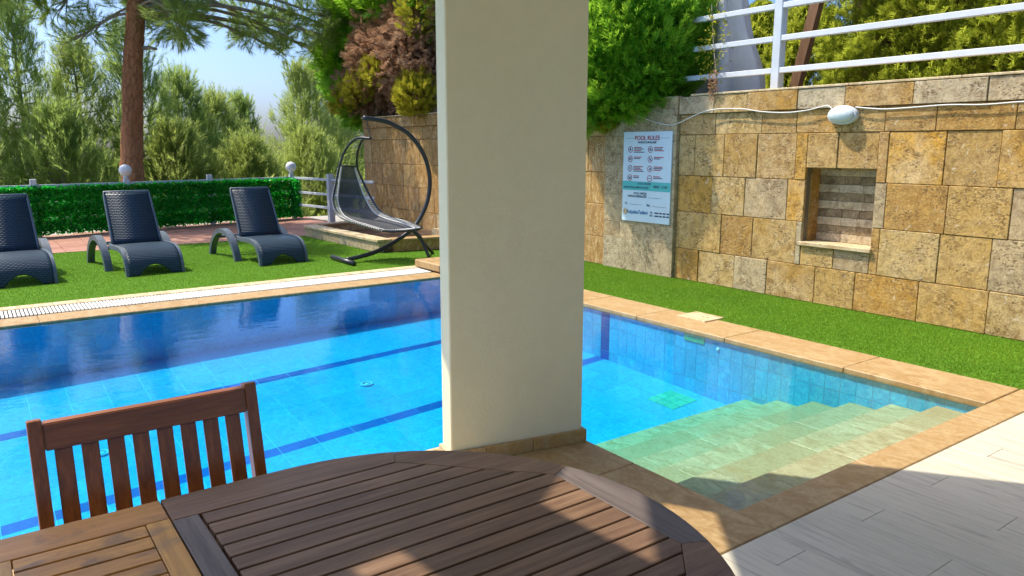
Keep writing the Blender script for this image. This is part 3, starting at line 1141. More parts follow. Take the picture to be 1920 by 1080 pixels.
def dome(cx, cy, cz, ry, rz, dx, nr=8, ns=28, flat=0.0):
    V = []
    F = []
    for i in range(nr + 1):
        a = i / nr * math.pi / 2
        for j in range(ns):
            t = j / ns * 2 * math.pi
            V.append((cx - flat - dx * math.sin(a), cy + ry * math.cos(a) * math.cos(t), cz + rz * math.cos(a) * math.sin(t)))
    for i in range(nr):
        for j in range(ns):
            k_ = (j + 1) % ns
            F.append((i * ns + j, i * ns + k_, (i + 1) * ns + k_, (i + 1) * ns + j))
    n = len(V)
    for j in range(ns):
        t = j / ns * 2 * math.pi
        V.append((cx, cy + ry * math.cos(t), cz + rz * math.sin(t)))
    for j in range(ns):
        F.append((n + j, n + (j + 1) % ns, (j + 1) % ns, j))
    return V, F


v, f = dome(WX - 0.006, 4.27, 1.9, 0.155, 0.092, 0.035, flat=0.03)
mobj('base', me_from('base', v, f, M['white'], True), bl)
v, f = dome(WX - 0.05, 4.27, 1.9, 0.135, 0.076, 0.06, flat=0.012)
mobj('diffuser', me_from('diffuser', v, f, M['lens'], True), bl)
th = np.linspace(0, 2 * np.pi, 37)
tubes('rim', [(np.stack([np.full(37, WX - 0.052), 4.27 + 0.142 * np.cos(th), 1.9 + 0.081 * np.sin(th)], 1), 0.009)], M['greyrail'], bl, 8)
for sy in (-0.148, 0.148):
    tubes('screw', [([(WX - 0.04, 4.27 + sy, 1.9), (WX - 0.049, 4.27 + sy, 1.9)], 0.006)], M['greyrail'], bl, 8)
cab = [(7.0, 7.05, 1.99), (7.0, 6.75, 1.90), (7.0, 6.5, 1.855), (6.995, 6.35, 1.87), (6.995, 6.15, 1.94), (7.0, 5.93, 2.0), (7.01, 5.7, 2.015), (7.01, 5.42, 2.0), (7.015, 5.2, 1.965), (7.015, 4.9, 1.945), (7.015, 4.65, 1.96), (7.02, 4.45, 1.995), (7.02, 4.38, 1.96)]
cab2 = [(7.02, 4.14, 1.97), (7.015, 4.02, 1.955), (7.02, 3.85, 1.94), (7.02, 3.6, 1.945), (7.02, 3.3, 1.955), (7.02, 3.0, 1.945), (7.02, 2.7, 1.955), (7.02, 2.3, 1.95), (7.02, 1.2, 1.96)]
tubes('wall_cable', [(spline(cab, 6), 0.006)], M['cable'], None, 8, label='white cable sagging along the wall from the shrub to the bulkhead light', category='cable')
tubes('wall_cable', [(spline(cab2, 6), 0.006)], M['cable'], None, 8, label='white cable running level along the wall above the banded recess', category='cable')

# ---- pool rules sign
sg = thing('pool_rules_sign', (6.99, 6.848, 0.652), 'pale blue pool rules board mounted on the stone wall', 'sign')
SX, SYL, SZ0, SW_, SH_ = 7.006, 7.263, 0.652, 0.83, 1.131
sgb = blk('board', sg, M['sign'], SX - 0.012, SX + 0.003, SYL - SW_, SYL, SZ0, SZ0 + SH_, 0.002)
SF = SX - 0.0135


def sp(u, v):          # u 0..1 from left, v 0..1 from top
    return Vector((SF, SYL - u * SW_, SZ0 + SH_ * (1 - v)))


def rect(name, u0, u1, v0, v1, mat_, lift=0.0):
    a, b = sp(u0, v0), sp(u1, v1)
    return boxes_obj(name, [(SF - 0.001 - lift, SF + 0.001, b.y, a.y, b.z, a.z)], mat_, sgb)


def text(body, u, v, size, mat_, align='CENTER', squeeze=1.0):
    cu_ = bpy.data.curves.new('lettering', 'FONT')
    cu_.body = body
    cu_.size = size
    cu_.align_x = align
    cu_.align_y = 'CENTER'
    cu_.extrude = 0.0006
    cu_.offset = size * 0.012
    o = bpy.data.objects.new('lettering', cu_)
    col.objects.link(o)
    bpy.context.view_layer.update()
    dg = bpy.context.evaluated_depsgraph_get()
    me_ = bpy.data.meshes.new_from_object(o.evaluated_get(dg))
    bpy.data.objects.remove(o)
    bpy.data.curves.remove(cu_)
    p = sp(u, v)
    me_.transform(Matrix(((0, 0, -1, p.x - 0.0022), (-squeeze, 0, 0, p.y), (0, 1, 0, p.z), (0, 0, 0, 1))))
    me_.materials.clear()
    me_.materials.append(mat_)
    return mobj('lettering', me_, sgb)


rect('printed_band', 0.0, 1.0, 0.548, 0.648, M['sign_teal'])
text('POOL RULES', 0.5, 0.072, 0.075, M['sign_red'])
text('HAVUZ KURALLARI', 0.5, 0.118, 0.036, M['sign_dark'])
rect('printed_line', 0.05, 0.27, 0.070, 0.0725, M['sign_dark'])
rect('printed_line', 0.73, 0.95, 0.070, 0.0725, M['sign_dark'])
text('POOL HOURS', 0.47, 0.573, 0.037, M['sign_dark'])
text('HAVUZ KULLANIM SAATLERİ :', 0.31, 0.616, 0.036, M['sign_dark'], squeeze=0.92)
text('08:00 - 21:00', 0.80, 0.600, 0.044, M['sign_dark'])
text('POOL DEPTH:', 0.53, 0.682, 0.037, M['sign_dark'], 'RIGHT')
text('HAVUZ DERİNLİĞİ:', 0.53, 0.716, 0.037, M['sign_dark'], 'RIGHT')
rect('printed_line', 0.56, 0.83, 0.722, 0.7245, M['sign_dark'])
text('Cl:', 0.09, 0.80, 0.04, M['sign_dark'])
rect('printed_line', 0.17, 0.44, 0.807, 0.8095, M['sign_dark'])
text('PH:', 0.57, 0.81, 0.04, M['sign_dark'])
rect('printed_line', 0.64, 0.93, 0.815, 0.8175, M['sign_dark'])
text('KuşadasıTatilevi', 0.335, 0.893, 0.066, M['sign_blue'], squeeze=0.86)
text('TR :', 0.64, 0.885, 0.034, M['sign_dark'])
text('EN :', 0.64, 0.918, 0.034, M['sign_dark'])
for vv0 in (0.885, 0.918):
    u = 0.70
    for wd in (0.08, 0.05, 0.06, 0.05):
        rect('printed_line', u, u + wd, vv0 - 0.007, vv0 + 0.008, M['sign_dark'])
        u += wd + 0.018
# sun emblem
th = np.linspace(0, 2 * np.pi, 21)
c_ = sp(0.075, 0.893)
tubes('emblem', [(np.stack([np.full(21, c_.x - 0.001), c_.y + 0.02 * np.cos(th), c_.z + 0.02 * np.sin(th)], 1), 0.006)] +
      [([c_ + Vector((-0.001, 0.032 * math.cos(a), 0.032 * math.sin(a))), c_ + Vector((-0.001, 0.044 * math.cos(a), 0.044 * math.sin(a)))], 0.004) for a in np.linspace(0, 2 * np.pi, 10, endpoint=False)], M['sign_yellow'], sgb, 6)
pics = [[(-.3, .5, -.3, -.5), (0, .1, .3, -.5), (0, .6, 0, .1)], [(-.6, .2, .6, -.2), (-.4, -.4, .5, -.3), (-.2, .5, .4, .4)], [(-.4, .6, -.4, -.6), (.4, .6, .4, -.6), (-.4, 0, .4, 0)], [(-.6, .6, .6, -.6), (-.3, -.5, .2, .3)],
        [(0, .7, 0, -.7), (-.2, .1, .2, .1)], [(-.5, -.5, .3, .4), (.3, .4, .4, -.5)], [(-.6, .5, -.1, -.5), (-.1, -.5, .6, .5), (-.6, -.3, .6, -.3)], [(-.5, 0, .5, 0)]]
for i in range(8):
    u, v = (0.155 if i % 2 == 0 else 0.575), 0.195 + 0.105 * (i // 2)
    c_ = sp(u, v)
    tubes('prohibition_ring', [(np.stack([np.full(21, c_.x), c_.y + 0.037 * np.cos(th), c_.z + 0.037 * np.sin(th)], 1), 0.0038)], M['sign_red'], sgb, 6)
    tubes('pictogram', [([c_ + Vector((0, -a * 0.03, b * 0.03)), c_ + Vector((0, -c * 0.03, d * 0.03))], 0.0045) for a, b, c, d in pics[i]], M['sign_dark'], sgb, 6)
    for k in range(4 if i in (0, 4) else 3 if i in (1, 5) else 2):
        rect('printed_line', u + 0.075, u + 0.075 + random.uniform(0.12, 0.22), v - 0.026 + k * 0.017, v - 0.017 + k * 0.017, M['sign_dark'] if k % 2 else M['sign_red'])

# ---- railing on the upper terrace
rl = thing('terrace_railing', (7.25, 5.2, 2.2), 'white three bar metal railing on top of the stone wall', 'railing')
for py in (-0.6, 2.3, 5.2, 8.1):
    blk('post', rl, M['greyrail'], 7.20, 7.30, py - 0.05, py + 0.05, 2.201, 3.3, 0.006)
for z in (2.40, 2.73, 3.06):
    for a, b in ((-0.55, 2.25), (2.35, 5.15), (5.25, 8.05)):
        blk('rail', rl, M['white'], 7.205, 7.275, a, b, z - 0.028, z + 0.028, 0.004)
beam('timber_prop', (8.6, 5.93, 2.15), (8.6, 5.57, 3.75), 0.10, 0.13, M['wood_post'], label='leaning brown timber post behind the terrace railing', category='post')

# folded parasol
um = thing('folded_parasol', (8.2, 6.78, 2.15), 'closed cream canvas parasol standing behind the railing', 'parasol')
V, F = [], []
NS, NR = 72, 16
for i in range(NR + 1):
    h = i / NR
    z = 2.17 + 1.75 * h
    r0 = 0.38 * (1 - h) ** 0.7 + 0.10 + 0.02 * math.sin(h * 9)
    for j in range(NS):
        t = j / NS * 2 * math.pi
        r1 = r0 * (1 + (0.30 - 0.10 * h) * math.sin(7 * t + 0.7 * math.sin(3 * h + t)) + 0.05 * math.sin(17 * t + h * 4))
        V.append((8.2 + r1 * math.cos(t), 6.78 + r1 * math.sin(t), z + 0.03 * math.sin(8 * t) * (1 - h)))
for i in range(NR):
    for j in range(NS):
        F.append((i * NS + j, i * NS + (j + 1) % NS, (i + 1) * NS + (j + 1) % NS, (i + 1) * NS + j))
mobj('canopy', me_from('canopy', V, F, M['canvas'], True), um)
tubes('pole', [([(8.2, 6.78, 2.15), (8.2, 6.78, 4.1)], 0.025)], M['wood_post'], um)

# ---- low stone planter
pl = thing('planter', (5.6, 11.9, 0), 'low stone planter wall enclosing brown soil beside the hanging chair', 'planter')


def wallrun(a, b, hgt, th_, mats, segs):
    a, b = Vector(a), Vector(b)
    d = (b - a)
    n = Vector((-d.y, d.x)).normalized() * th_
    for i in range(segs):
        p, q = a + d * (i / segs), a + d * ((i + 1) / segs)
        e_ = d.normalized() * 0.0015
        prism('planter_stone', [(p + e_)[:], (q - e_)[:], (q - e_ + n)[:], (p + e_ + n)[:]], 0.0, hgt - 0.041, mats[0], pl, 0.004)
        prism('planter_cap', [(p + e_ - n * 0.12)[:], (q - e_ - n * 0.12)[:], (q - e_ + n * 1.12)[:], (p + e_ + n * 1.12)[:]], hgt - 0.04, hgt, mats[1], pl, 0.004)


wallrun((5.07, 10.53), (4.96, 13.33), 0.20, -0.2, (M['stone_grey'], M['coping_pale']), 4)
wallrun((6.95, 10.25), (5.29, 10.50), 0.20, -0.2, (M['stone_gold'], M['coping']), 3)
wallrun((5.2, 13.33), (6.95, 13.6), 0.22, -0.2, (M['stone_grey'], M['coping_brown']), 3)
boxes_obj('soil', [(5.15, 7.04, 10.5, 13.4, 0.0, 0.06)], M['soil'], pl, kind='stuff')
boxes_obj('end_block', [(6.15, 6.6, 10.5, 10.8, 0.06, 0.29)], M['stone_grey'], pl)
tubes('garden_cane', [([(6.6, 10.9, 0.06), (6.7, 10.95, 1.2)], 0.012)], M['wood_post'], None, 6, label='thin brown cane leaning in the planter against the wall', category='cane')

# ---- white fence round the path
fn = thing('fence', (4.0, 16.5, 0), 'white metal fence with three rails running along the terracotta path', 'fence')
FA, FB = (-2.0, fence_y(-2.0)), (6.05, fence_y(6.05))
for px_ in (-0.55, 1.03, 2.57, 4.18, 6.05):
    py_ = fence_y(px_)
    blk('post', fn, M['white'], px_ - 0.05, px_ + 0.05, py_ - 0.05, py_ + 0.05, 0.0, 1.03 if px_ not in (2.57, 6.05) else 0.98, 0.005)
stops = [-2.0, -0.55, 1.03, 2.57, 4.18, 6.05]
for a, b in zip(stops[:-1], stops[1:]):
    for z in (0.32, 0.60, 0.91):
        beam('rail', (a + 0.05, fence_y(a + 0.05), z), (b - 0.05, fence_y(b - 0.05), z), 0.04, 0.045, M['white'], fn)
for (ax, ay), (bx, by) in (((6.05, 16.85), (6.28, 15.35)), ((6.3, 15.25), (6.55, 13.75))):
    for z in (0.32, 0.60, 0.91):
        beam('rail', (ax, ay, z), (bx, by, z), 0.04, 0.05, M['greyrail'], fn)
blk('post', fn, M['greyrail'], 6.23, 6.35, 15.24, 15.36, 0.0, 1.03, 0.005)
for k, px_ in enumerate((2.57, 6.05)):
    py_ = fence_y(px_)
    lm = thing('globe_lamp', (px_, py_, 0.98), ('white globe lamp on the fence post in front of the pine trunk', 'white globe lamp on the corner post of the fence')[k], 'lamp', 'globe lamps on the fence')
    tubes('socket', [([(px_, py_, 0.98), (px_, py_, 1.05)], [0.05, 0.045])], M['white'], lm, 14)
    bm = bmesh.new()
    bmesh.ops.create_uvsphere(bm, u_segments=24, v_segments=16, radius=0.115)
    for v in bm.verts:
        v.co += Vector((px_, py_, 1.15))
    me = bpy.data.meshes.new('globe')
    bm.to_mesh(me)
    bm.free()
    me.materials.append(M['lampglass'])
    me.polygons.foreach_set('use_smooth', [True] * len(me.polygons))
    mobj('globe', me, lm)

# artificial hedge screen hung on the fence
n = 42000
fx = rng.uniform(-1.2, 6.02, n)
fz = rng.uniform(0.05, 0.885, n)
thin = (np.abs(fz - 0.32) < 0.02) | (np.abs(fz - 0.60) < 0.02)
kp = ~thin | (rng.random(n) < 0.2)
fx, fz = fx[kp], fz[kp]
n = len(fx)
off = rng.uniform(0.03, 0.10, n) + 0.02 * np.sin(fx * 2.2) + 0.02 * np.sin(fz * 12 + fx)
P = np.stack([fx + 0.193 * off, 15.985 + (fx - 1.251) * 0.197 - off, fz], 1)
D = np.stack([rng.normal(0, 0.6, n), -0.5 + rng.normal(0, 0.4, n), rng.normal(0.1, 0.7, n)], 1)
Vv, Ff = inst(T_LEAF[0], T_LEAF[1], P, D, 0.055 * rng.uniform(0.7, 1.3, n))
hs = thing('hedge_screen', (2.4, 16.1, 0.05), 'dark green artificial leaf screen fixed along the white fence', 'screen')
mobj('leaf_cover', fast_tri('leaf_cover', Vv, Ff, M['fakeleaf']), hs, kind='stuff')
# end return of the screen round the corner post
n = 1500
fz = rng.uniform(0.05, 0.885, n)
ft = rng.uniform(0, 0.3, n)
P = np.stack([6.06 + 0.15 * ft + rng.uniform(-0.08, 0.02, n), 16.85 - ft, fz], 1)
Vv, Ff = inst(T_LEAF[0], T_LEAF[1], P, rng.normal(size=(n, 3)), 0.055)
mobj('end_leaves', fast_tri('end_leaves', Vv, Ff, M['fakeleaf']), hs, kind='stuff')

# ---- sun loungers
def ribbon(prof, x0, x1, th_, mat_, name, parent, nx=1, skirt=None):
    """slab following a y-z profile between x0 and x1"""
    prof = np.asarray(prof)
    T = np.gradient(prof, axis=0)
    T /= np.linalg.norm(T, axis=1)[:, None]
    Nn = np.stack([-T[:, 1], T[:, 0]], 1)
    V, F = [], []
    for i, (p, q) in enumerate(zip(prof, prof - Nn * th_)):
        V += [(x0, p[0], p[1]), (x1, p[0], p[1]), (x1, q[0], q[1]), (x0, q[0], q[1])]
    for i in range(len(prof) - 1):
        a, b = i * 4, i * 4 + 4
        for j in range(4):
            k_ = (j + 1) % 4
            F.append((a + j, a + k_, b + k_, b + j))
    n = (len(prof) - 1) * 4
    F += [(3, 2, 1, 0), (n, n + 1, n + 2, n + 3)]
    me_ = me_from(name, V, F, mat_)
    bm_ = bmesh.new()
    bm_.from_mesh(me_)
    bmesh.ops.recalc_face_normals(bm_, faces=list(bm_.faces))
    bm_.to_mesh(me_)
    bm_.free()
    return mobj(name, me_, parent)


def lounger(cx, y0):
    t = thing('sun_lounger', (cx, y0, 0), 'x', 'sun lounger', 'sun loungers on the lawn')
    hw = 0.315
    # seat: front leg panel curving up into the seat
    prof = spline([(y0 + 0.0, 0.0), (y0 + 0.02, 0.12), (y0 + 0.07, 0.22), (y0 + 0.16, 0.295), (y0 + 0.30, 0.33), (y0 + 0.50, 0.335), (y0 + 0.80, 0.325), (y0 + 1.0, 0.33)], 5)
    # front panel has an arch cut at its foot: split seat surface into a grid
    V, F, nx = [], [], 17
    for i, (py, pz_) in enumerate(prof):
        for j in range(nx):
            u = j / (nx - 1) * 2 - 1
            lift = 0.0
            arch = max(0.0, 0.13 * (1 - (u / 0.62) ** 2)) if abs(u) < 0.62 else 0.0
            z = pz_
            yy = py
            if i < 14:
                zz = arch + (1 - arch / 0.295) * pz_ if arch > 0 else pz_
                z = max(pz_, zz) if pz_ < 0.295 else pz_
                yy = float(np.interp(z, prof[:16, 1], prof[:16, 0])) if z > pz_ else py
            V.append((cx + u * hw, yy, z + 0.006 * math.cos(u * 1.4)))
    for i in range(len(prof) - 1):
        for j in range(nx - 1):
            F.append((i * nx + j, i * nx + j + 1, (i + 1) * nx + j + 1, (i + 1) * nx + j))
    me_ = me_from('seat', V, F, M['weave'], True)
    o = mobj('seat', me_, t)
    md = o.modifiers.new('thick', 'SOLIDIFY')
    md.thickness = 0.025
    md.offset = -1
    # side frames with the big arch, one each side
    for sgn in (-1, 1):
        x0 = cx + sgn * hw
        pr2 = spline([(y0 + 0.0, 0.0), (y0 + 0.02, 0.12), (y0 + 0.07, 0.225), (y0 + 0.16, 0.302), (y0 + 0.30, 0.338), (y0 + 0.50, 0.343), (y0 + 0.80, 0.335)], 5)
        ribbon(pr2, min(x0, x0 + sgn * 0.035), max(x0, x0 + sgn * 0.035), 0.055, M['lounger'], 'side_rail', t)
        xa = cx + sgn * (hw + 0.085)
        arch = spline([(y0 + 0.64, 0.0), (y0 + 0.70, 0.14), (y0 + 0.80, 0.28), (y0 + 0.95, 0.385), (y0 + 1.12, 0.425), (y0 + 1.32, 0.405), (y0 + 1.52, 0.31), (y0 + 1.66, 0.17), (y0 + 1.74, 0.0)], 5)
        ribbon(arch, xa - 0.045, xa + 0.045, 0.065, M['lounger'], 'arm_arch', t)
    blk('cross_bar', t, M['lounger'], cx - hw - 0.1, cx + hw + 0.1, y0 + 0.9, y0 + 0.96, 0.25, 0.295, 0.008)
    blk('cross_bar', t, M['lounger'], cx - hw - 0.1, cx + hw + 0.1, y0 + 1.42, y0 + 1.48, 0.26, 0.30, 0.008)
    # backrest
    b0, b1 = Vector((y0 + 0.78, 0.33)), Vector((y0 + 1.11, 1.0))
    bp = [(b0.x + (b1.x - b0.x) * k, b0.y + (b1.y - b0.y) * k + 0.015 * math.sin(k * 3.0)) for k in np.linspace(0, 1, 12)]
    V, F = [], []
    for i, (py, pz_) in enumerate(bp):
        k = i / 11
        wv = hw * (0.93 - 0.06 * k)
        V += [(cx - wv, py, pz_), (cx + wv, py, pz_)]
    for i in range(11):
        F.append((i * 2, i * 2 + 1, i * 2 + 3, i * 2 + 2))
    o = mobj('backrest', me_from('backrest', V, F, M['weave'], True), t)
    md = o.modifiers.new('thick', 'SOLIDIFY')
    md.thickness = 0.03
    md.offset = -1
    nrm = Vector((0, -(b1.y - b0.y), (b1.x - b0.x))).normalized() * 0.006
    L_ = [(cx - hw * (0.94 - 0.06 * k / 11) - 0.004, bp[k][0] + 0.008, bp[k][1] - 0.004) for k in range(12)]
    R_ = [(2 * cx - q[0], q[1], q[2]) for q in L_[::-1]]
    tubes('back_frame', [(L_ + R_, 0.017)], M['lounger'], t, 8)
    return t


lg = lounger(1.895, 10.385)
lg.rotation_euler.z = math.radians(4.5)
lg['label'] = 'blue grey woven sun lounger standing between two other loungers'


def copy_tree(o, dx):
    c = o.copy()
    col.objects.link(c)
    c.location = o.location + Vector(dx)
    for ch in o.children:
        k_ = ch.copy()
        col.objects.link(k_)
        k_.parent = c
        k_.matrix_parent_inverse = ch.matrix_parent_inverse.copy()
    return c


c1 = copy_tree(lg, (-1.43, -0.02, 0))
c1['label'] = 'blue grey woven sun lounger at the end farthest from the hanging chair'
c2 = copy_tree(lg, (1.625, -0.095, 0))
c2['label'] = 'blue grey woven sun lounger next to the hanging chair'

# ---- hanging chair
hc = thing('hanging_chair', (4.9, 9.85, 0), 'black hanging lounge chair with laced grey sling on a curved stand', 'hanging chair')
Cc = spline([(4.24, 9.85, 0.05), (4.44, 9.85, 0.075), (4.69, 9.85, 0.125), (4.95, 9.85, 0.225), (5.26, 9.85, 0.40), (5.44, 9.85, 0.60), (5.56, 9.85, 0.86), (5.59, 9.85, 1.17), (5.5, 9.85, 1.48), (5.29, 9.85, 1.75), (5.0, 9.85, 1.91), (4.8, 9.85, 1.96), (4.57, 9.85, 1.985)], 6)
tubes('stand', [(Cc, 0.031)], M['blacktube'], hc, 12)
tubes('foot_bar', [([(4.22, 9.55, 0.035), (4.22, 10.3, 0.035)], 0.035)], M['blacktube'], hc, 12)
tubes('rear_leg', [(spline([(5.28, 9.84, 0.40), (5.36, 9.76, 0.30), (5.40, 9.70, 0.15), (5.43, 9.62, 0.0)], 5), 0.024)], M['blacktube'], hc, 10)
tubes('rear_leg', [(spline([(5.28, 9.86, 0.40), (5.42, 9.95, 0.30), (5.56, 9.98, 0.15), (5.70, 9.98, 0.0)], 5), 0.024)], M['blacktube'], hc, 10)
for z in np.linspace(1.96, 1.74, 7):
    th_ = np.linspace(0, 2 * np.pi, 13)
    k = int(round((z - 1.74) / 0.0366))
    ex = (1, 0) if k % 2 else (0, 1)
    tubes('chain_link', [(np.stack([4.61 + 0.008 * (1.96 - z) * 30 + 0.012 * np.cos(th_) * ex[0], 9.85 + 0.012 * np.cos(th_) * ex[1], z + 0.022 * np.sin(th_)], 1), 0.004)], M['blacktube'], hc, 6)
LL = spline([(4.67, 9.85, 1.71), (4.57, 10.1, 1.71), (4.49, 10.3, 1.56), (4.43, 10.4, 1.33), (4.36, 10.4, 1.07), (4.29, 10.35, 0.85), (4.28, 10.2, 0.67), (4.33, 10.0, 0.59), (4.46, 9.75, 0.53), (4.60, 9.45, 0.47)], 8)
RR = spline([(4.67, 9.85, 1.71), (4.64, 10.05, 1.69), (4.65, 10.25, 1.52), (4.7, 10.4, 1.31), (4.78, 10.4, 1.1), (4.85, 10.3, 0.87), (4.89, 10.1, 0.68), (4.99, 9.9, 0.59), (5.11, 9.65, 0.54), (5.22, 9.45, 0.47)], 8)
tubes('side_tube', [(LL, 0.017)], M['blacktube'], hc, 10)
tubes('side_tube', [(RR, 0.017)], M['blacktube'], hc, 10)
tubes('foot_tube', [(spline([LL[-1], (4.75, 9.36, 0.455), (5.08, 9.36, 0.455), RR[-1]], 6), 0.017)], M['blacktube'], hc, 10)
tubes('head_tube', [([LL[24], RR[24]], 0.012)], M['blacktube'], hc, 8)
i0 = 24
V, F, nx = [], [], 9
idx = list(range(i0, len(LL)))
for i in idx:
    for j in range(nx):
        t_ = 0.13 + 0.74 * j / (nx - 1)
        p = LL[i] * (1 - t_) + RR[i] * t_
        sag = 0.05 * math.sin(math.pi * t_) * min(1, (i - i0) / 12)
        V.append((p[0], p[1] + sag * (0.7 if i < 56 else 0.0), p[2] - sag * 0.8))
for a in range(len(idx) - 1):
    for j in range(nx - 1):
        F.append((a * nx + j, a * nx + j + 1, (a + 1) * nx + j + 1, (a + 1) * nx + j))
slg = mobj('sling', me_from('sling', V, F, M['sling'], True), hc)
V = np.array(V).reshape(len(idx), nx, 3)
for side, T_ in ((0, LL), (nx - 1, RR)):
    tubes('sling_hem', [(V[:, side, :] + np.array([0, 0, 0.004]), 0.011)], M['cord'], slg, 6)
    pth = []
    for a in range(0, len(idx) - 1):
        p, q = V[a, side], T_[idx[min(a + 1, len(idx) - 1)]]
        dq = (q - p) / (np.linalg.norm(q - p) + 1e-9)
        q2 = q + dq * 0.022
        pth.append((spline([p - dq * 0.01, (p + q) / 2 + np.array([0, 0, 0.012]), q2, q + np.array([0, 0, -0.02])], 3), 0.0055))
    tubes('lacing', pth, M['cord'], slg, 5)
pth = []
for a in np.linspace(0.06, 0.94, 18):
    p = V[-1, :, :][int(a * (nx - 1))] * 1.0
    p = V[-1, 0] * (1 - a) + V[-1, -1] * a
    q = np.array([4.60 + 0.62 * a, 9.45 - 0.09 * math.sin(math.pi * a), 0.47])
    pth.append((spline([p, (p + q) / 2 + np.array([0, 0, 0.012]), q + np.array([0, -0.02, 0.005]), q + np.array([0, 0, -0.02])], 3), 0.0055))
tubes('lacing', pth, M['cord'], slg, 5)

# ---- teak extending table
TZ = 0.74
tb = thing('extending_table', (0.0, 1.257, 0), 'long teak slatted table with rounded dark ends and honey coloured middle leaves', 'table')
CY, RAD, CX = 1.257, 0.675, 0.635
SYM = -0.058


def arcp(a0, a1, n=10):
    return [(CX + RAD * math.cos(a), CY + RAD * math.sin(a)) for a in np.linspace(a0, a1, n)]


def ang(x, y):
    return math.atan2(y - CY, x - CX)


J1, J2 = ang(0.924, 1.862), ang(1.245, 1.50)
I1, I2, I3 = (0.378, 1.802), (0.895, 1.802), (1.205, 1.478)
gp = 0.0012
segs = []
segs.append([(0.317, 1.932), (0.318, 1.932)] + arcp(math.pi / 2, J1 + 0.0002, 8) + [I2, (0.378, 1.8025), (0.317, 1.8025)])
segs.append(arcp(J1 - 0.0002, J2 + 0.0002, 10) + [I3, (I2[0] + 0.0003, I2[1])])
mirror = lambda P_: [(x, 2 * CY - y) for x, y in P_]
pieces = [(segs[0], 'wood_dark', 'edge_rail'), (segs[1], 'wood_dark', 'edge_rail'), (mirror(segs[0]), 'wood_dark', 'edge_rail'), (mirror(segs[1]), 'wood_dark', 'edge_rail'),
          (arcp(J2 - 0.0002, -J2 + 0.0002, 12) + [(1.205, 2 * CY - 1.4778), (1.205, 1.4778)], 'wood_dark_y', 'edge_rail'),
          ([(0.317, 1.8010), (0.374, 1.8010), (0.374, 2 * CY - 1.8010), (0.317, 2 * CY - 1.8010)], 'wood_dark_y', 'stile')]
y = 1.796
while y > 2 * CY - 1.80:
    y1 = max(y - 0.0545, 2 * CY - 1.798)
    def xb(yy):
        q = abs(yy - CY)
        if q < 0.221:
            return 1.2032
        return 1.2032 - (q - 0.221) * (1.2032 - 0.892) / (0.545 - 0.221)
    xa, xb_ = xb(y), xb(y1)
    pts = [(0.381, y1), (xb_, y1)]
    for q in (CY + 0.221, CY - 0.221):
        if y1 < q < y:
            pts.append((1.2032, q))
    pts += [(xa, y), (0.381, y)]
    if y - y1 > 0.01:
        pieces.append((pts, 'wood_dark', 'slat'))
    y = y1 - 0.0062
leafp = [([(-0.055, 1.932), (0.313, 1.932), (0.313, 1.818), (-0.055, 1.818)], 'wood_lt', 'leaf_rail'), ([(-0.055, 2 * CY - 1.932), (0.313, 2 * CY - 1.932), (0.313, 2 * CY - 1.818), (-0.055, 2 * CY - 1.818)], 'wood_lt', 'leaf_rail'),
         ([(0.262, 1.8165), (0.313, 1.8165), (0.313, 2 * CY - 1.8165), (0.262, 2 * CY - 1.8165)], 'wood_lt_y', 'leaf_stile'), ([(-0.055, 1.8165), (0.0, 1.8165), (0.0, 2 * CY - 1.8165), (-0.055, 2 * CY - 1.8165)], 'wood_lt_y', 'leaf_stile')]
y = 1.812
while y > 2 * CY - 1.80:
    y1 = max(y - 0.0545, 2 * CY - 1.812)
    leafp.append(([(0.0022, y1), (0.2598, y1), (0.2598, y), (0.0022, y)], 'wood_lt', 'leaf_slat'))
    y = y1 - 0.0062
for P_, m_, nm_ in pieces + leafp:
    for mir in (False, True):
        Q_ = [(2 * SYM - x, y_) for x, y_ in P_][::-1] if mir else P_
        prism(nm_, Q_, TZ - 0.024, TZ, M[m_], tb, 0.0016)
boxes_obj('apron', [(-1.0, 0.9, 1.62, 1.645, 0.64, 0.715), (-1.0, 0.9, 0.87, 0.895, 0.64, 0.715), (0.9, 0.925, 0.87, 1.645, 0.64, 0.715), (-1.04, -1.0, 0.87, 1.645, 0.64, 0.715)], M['wood_dark'], tb)
boxes_obj('under_batten', [(0.5, 0.54, 0.72, 1.79, 0.69, 0.715), (0.95, 0.99, 0.8, 1.7, 0.69, 0.715), (0.1, 0.14, 0.72, 1.79, 0.69, 0.715)], M['wood_dark'], tb)
for lx in (-1.0, 0.83):
    for ly in (0.9, 1.55):
        blk('leg', tb, M['wood_dark_y'], lx, lx + 0.07, ly, ly + 0.07, 0.0, 0.69, 0.006)

# ---- teak dining chair
ch = thing('dining_chair', (0.355, 2.05, 0), 'reddish brown teak chair with a slatted back drawn up to the table', 'chair')
ZT = 0.92
CXL, CXR = 0.084, 0.624


def backy(z):
    return 2.075 + (z - 0.42) * 0.215


for x in (CXL, CXR):
    prf = [(backy(0.0) + 0.09, 0.0), (backy(0.25) + 0.02, 0.25), (backy(0.42), 0.42), (backy(0.68), 0.68), (backy(ZT), ZT)]
    o = ribbon(spline(prf, 4), x - 0.0165, x + 0.0165, 0.046, M['wood_red'], 'back_post', ch)
    md = o.modifiers.new('soft', 'BEVEL')
    md.width = 0.004
    md.segments = 2


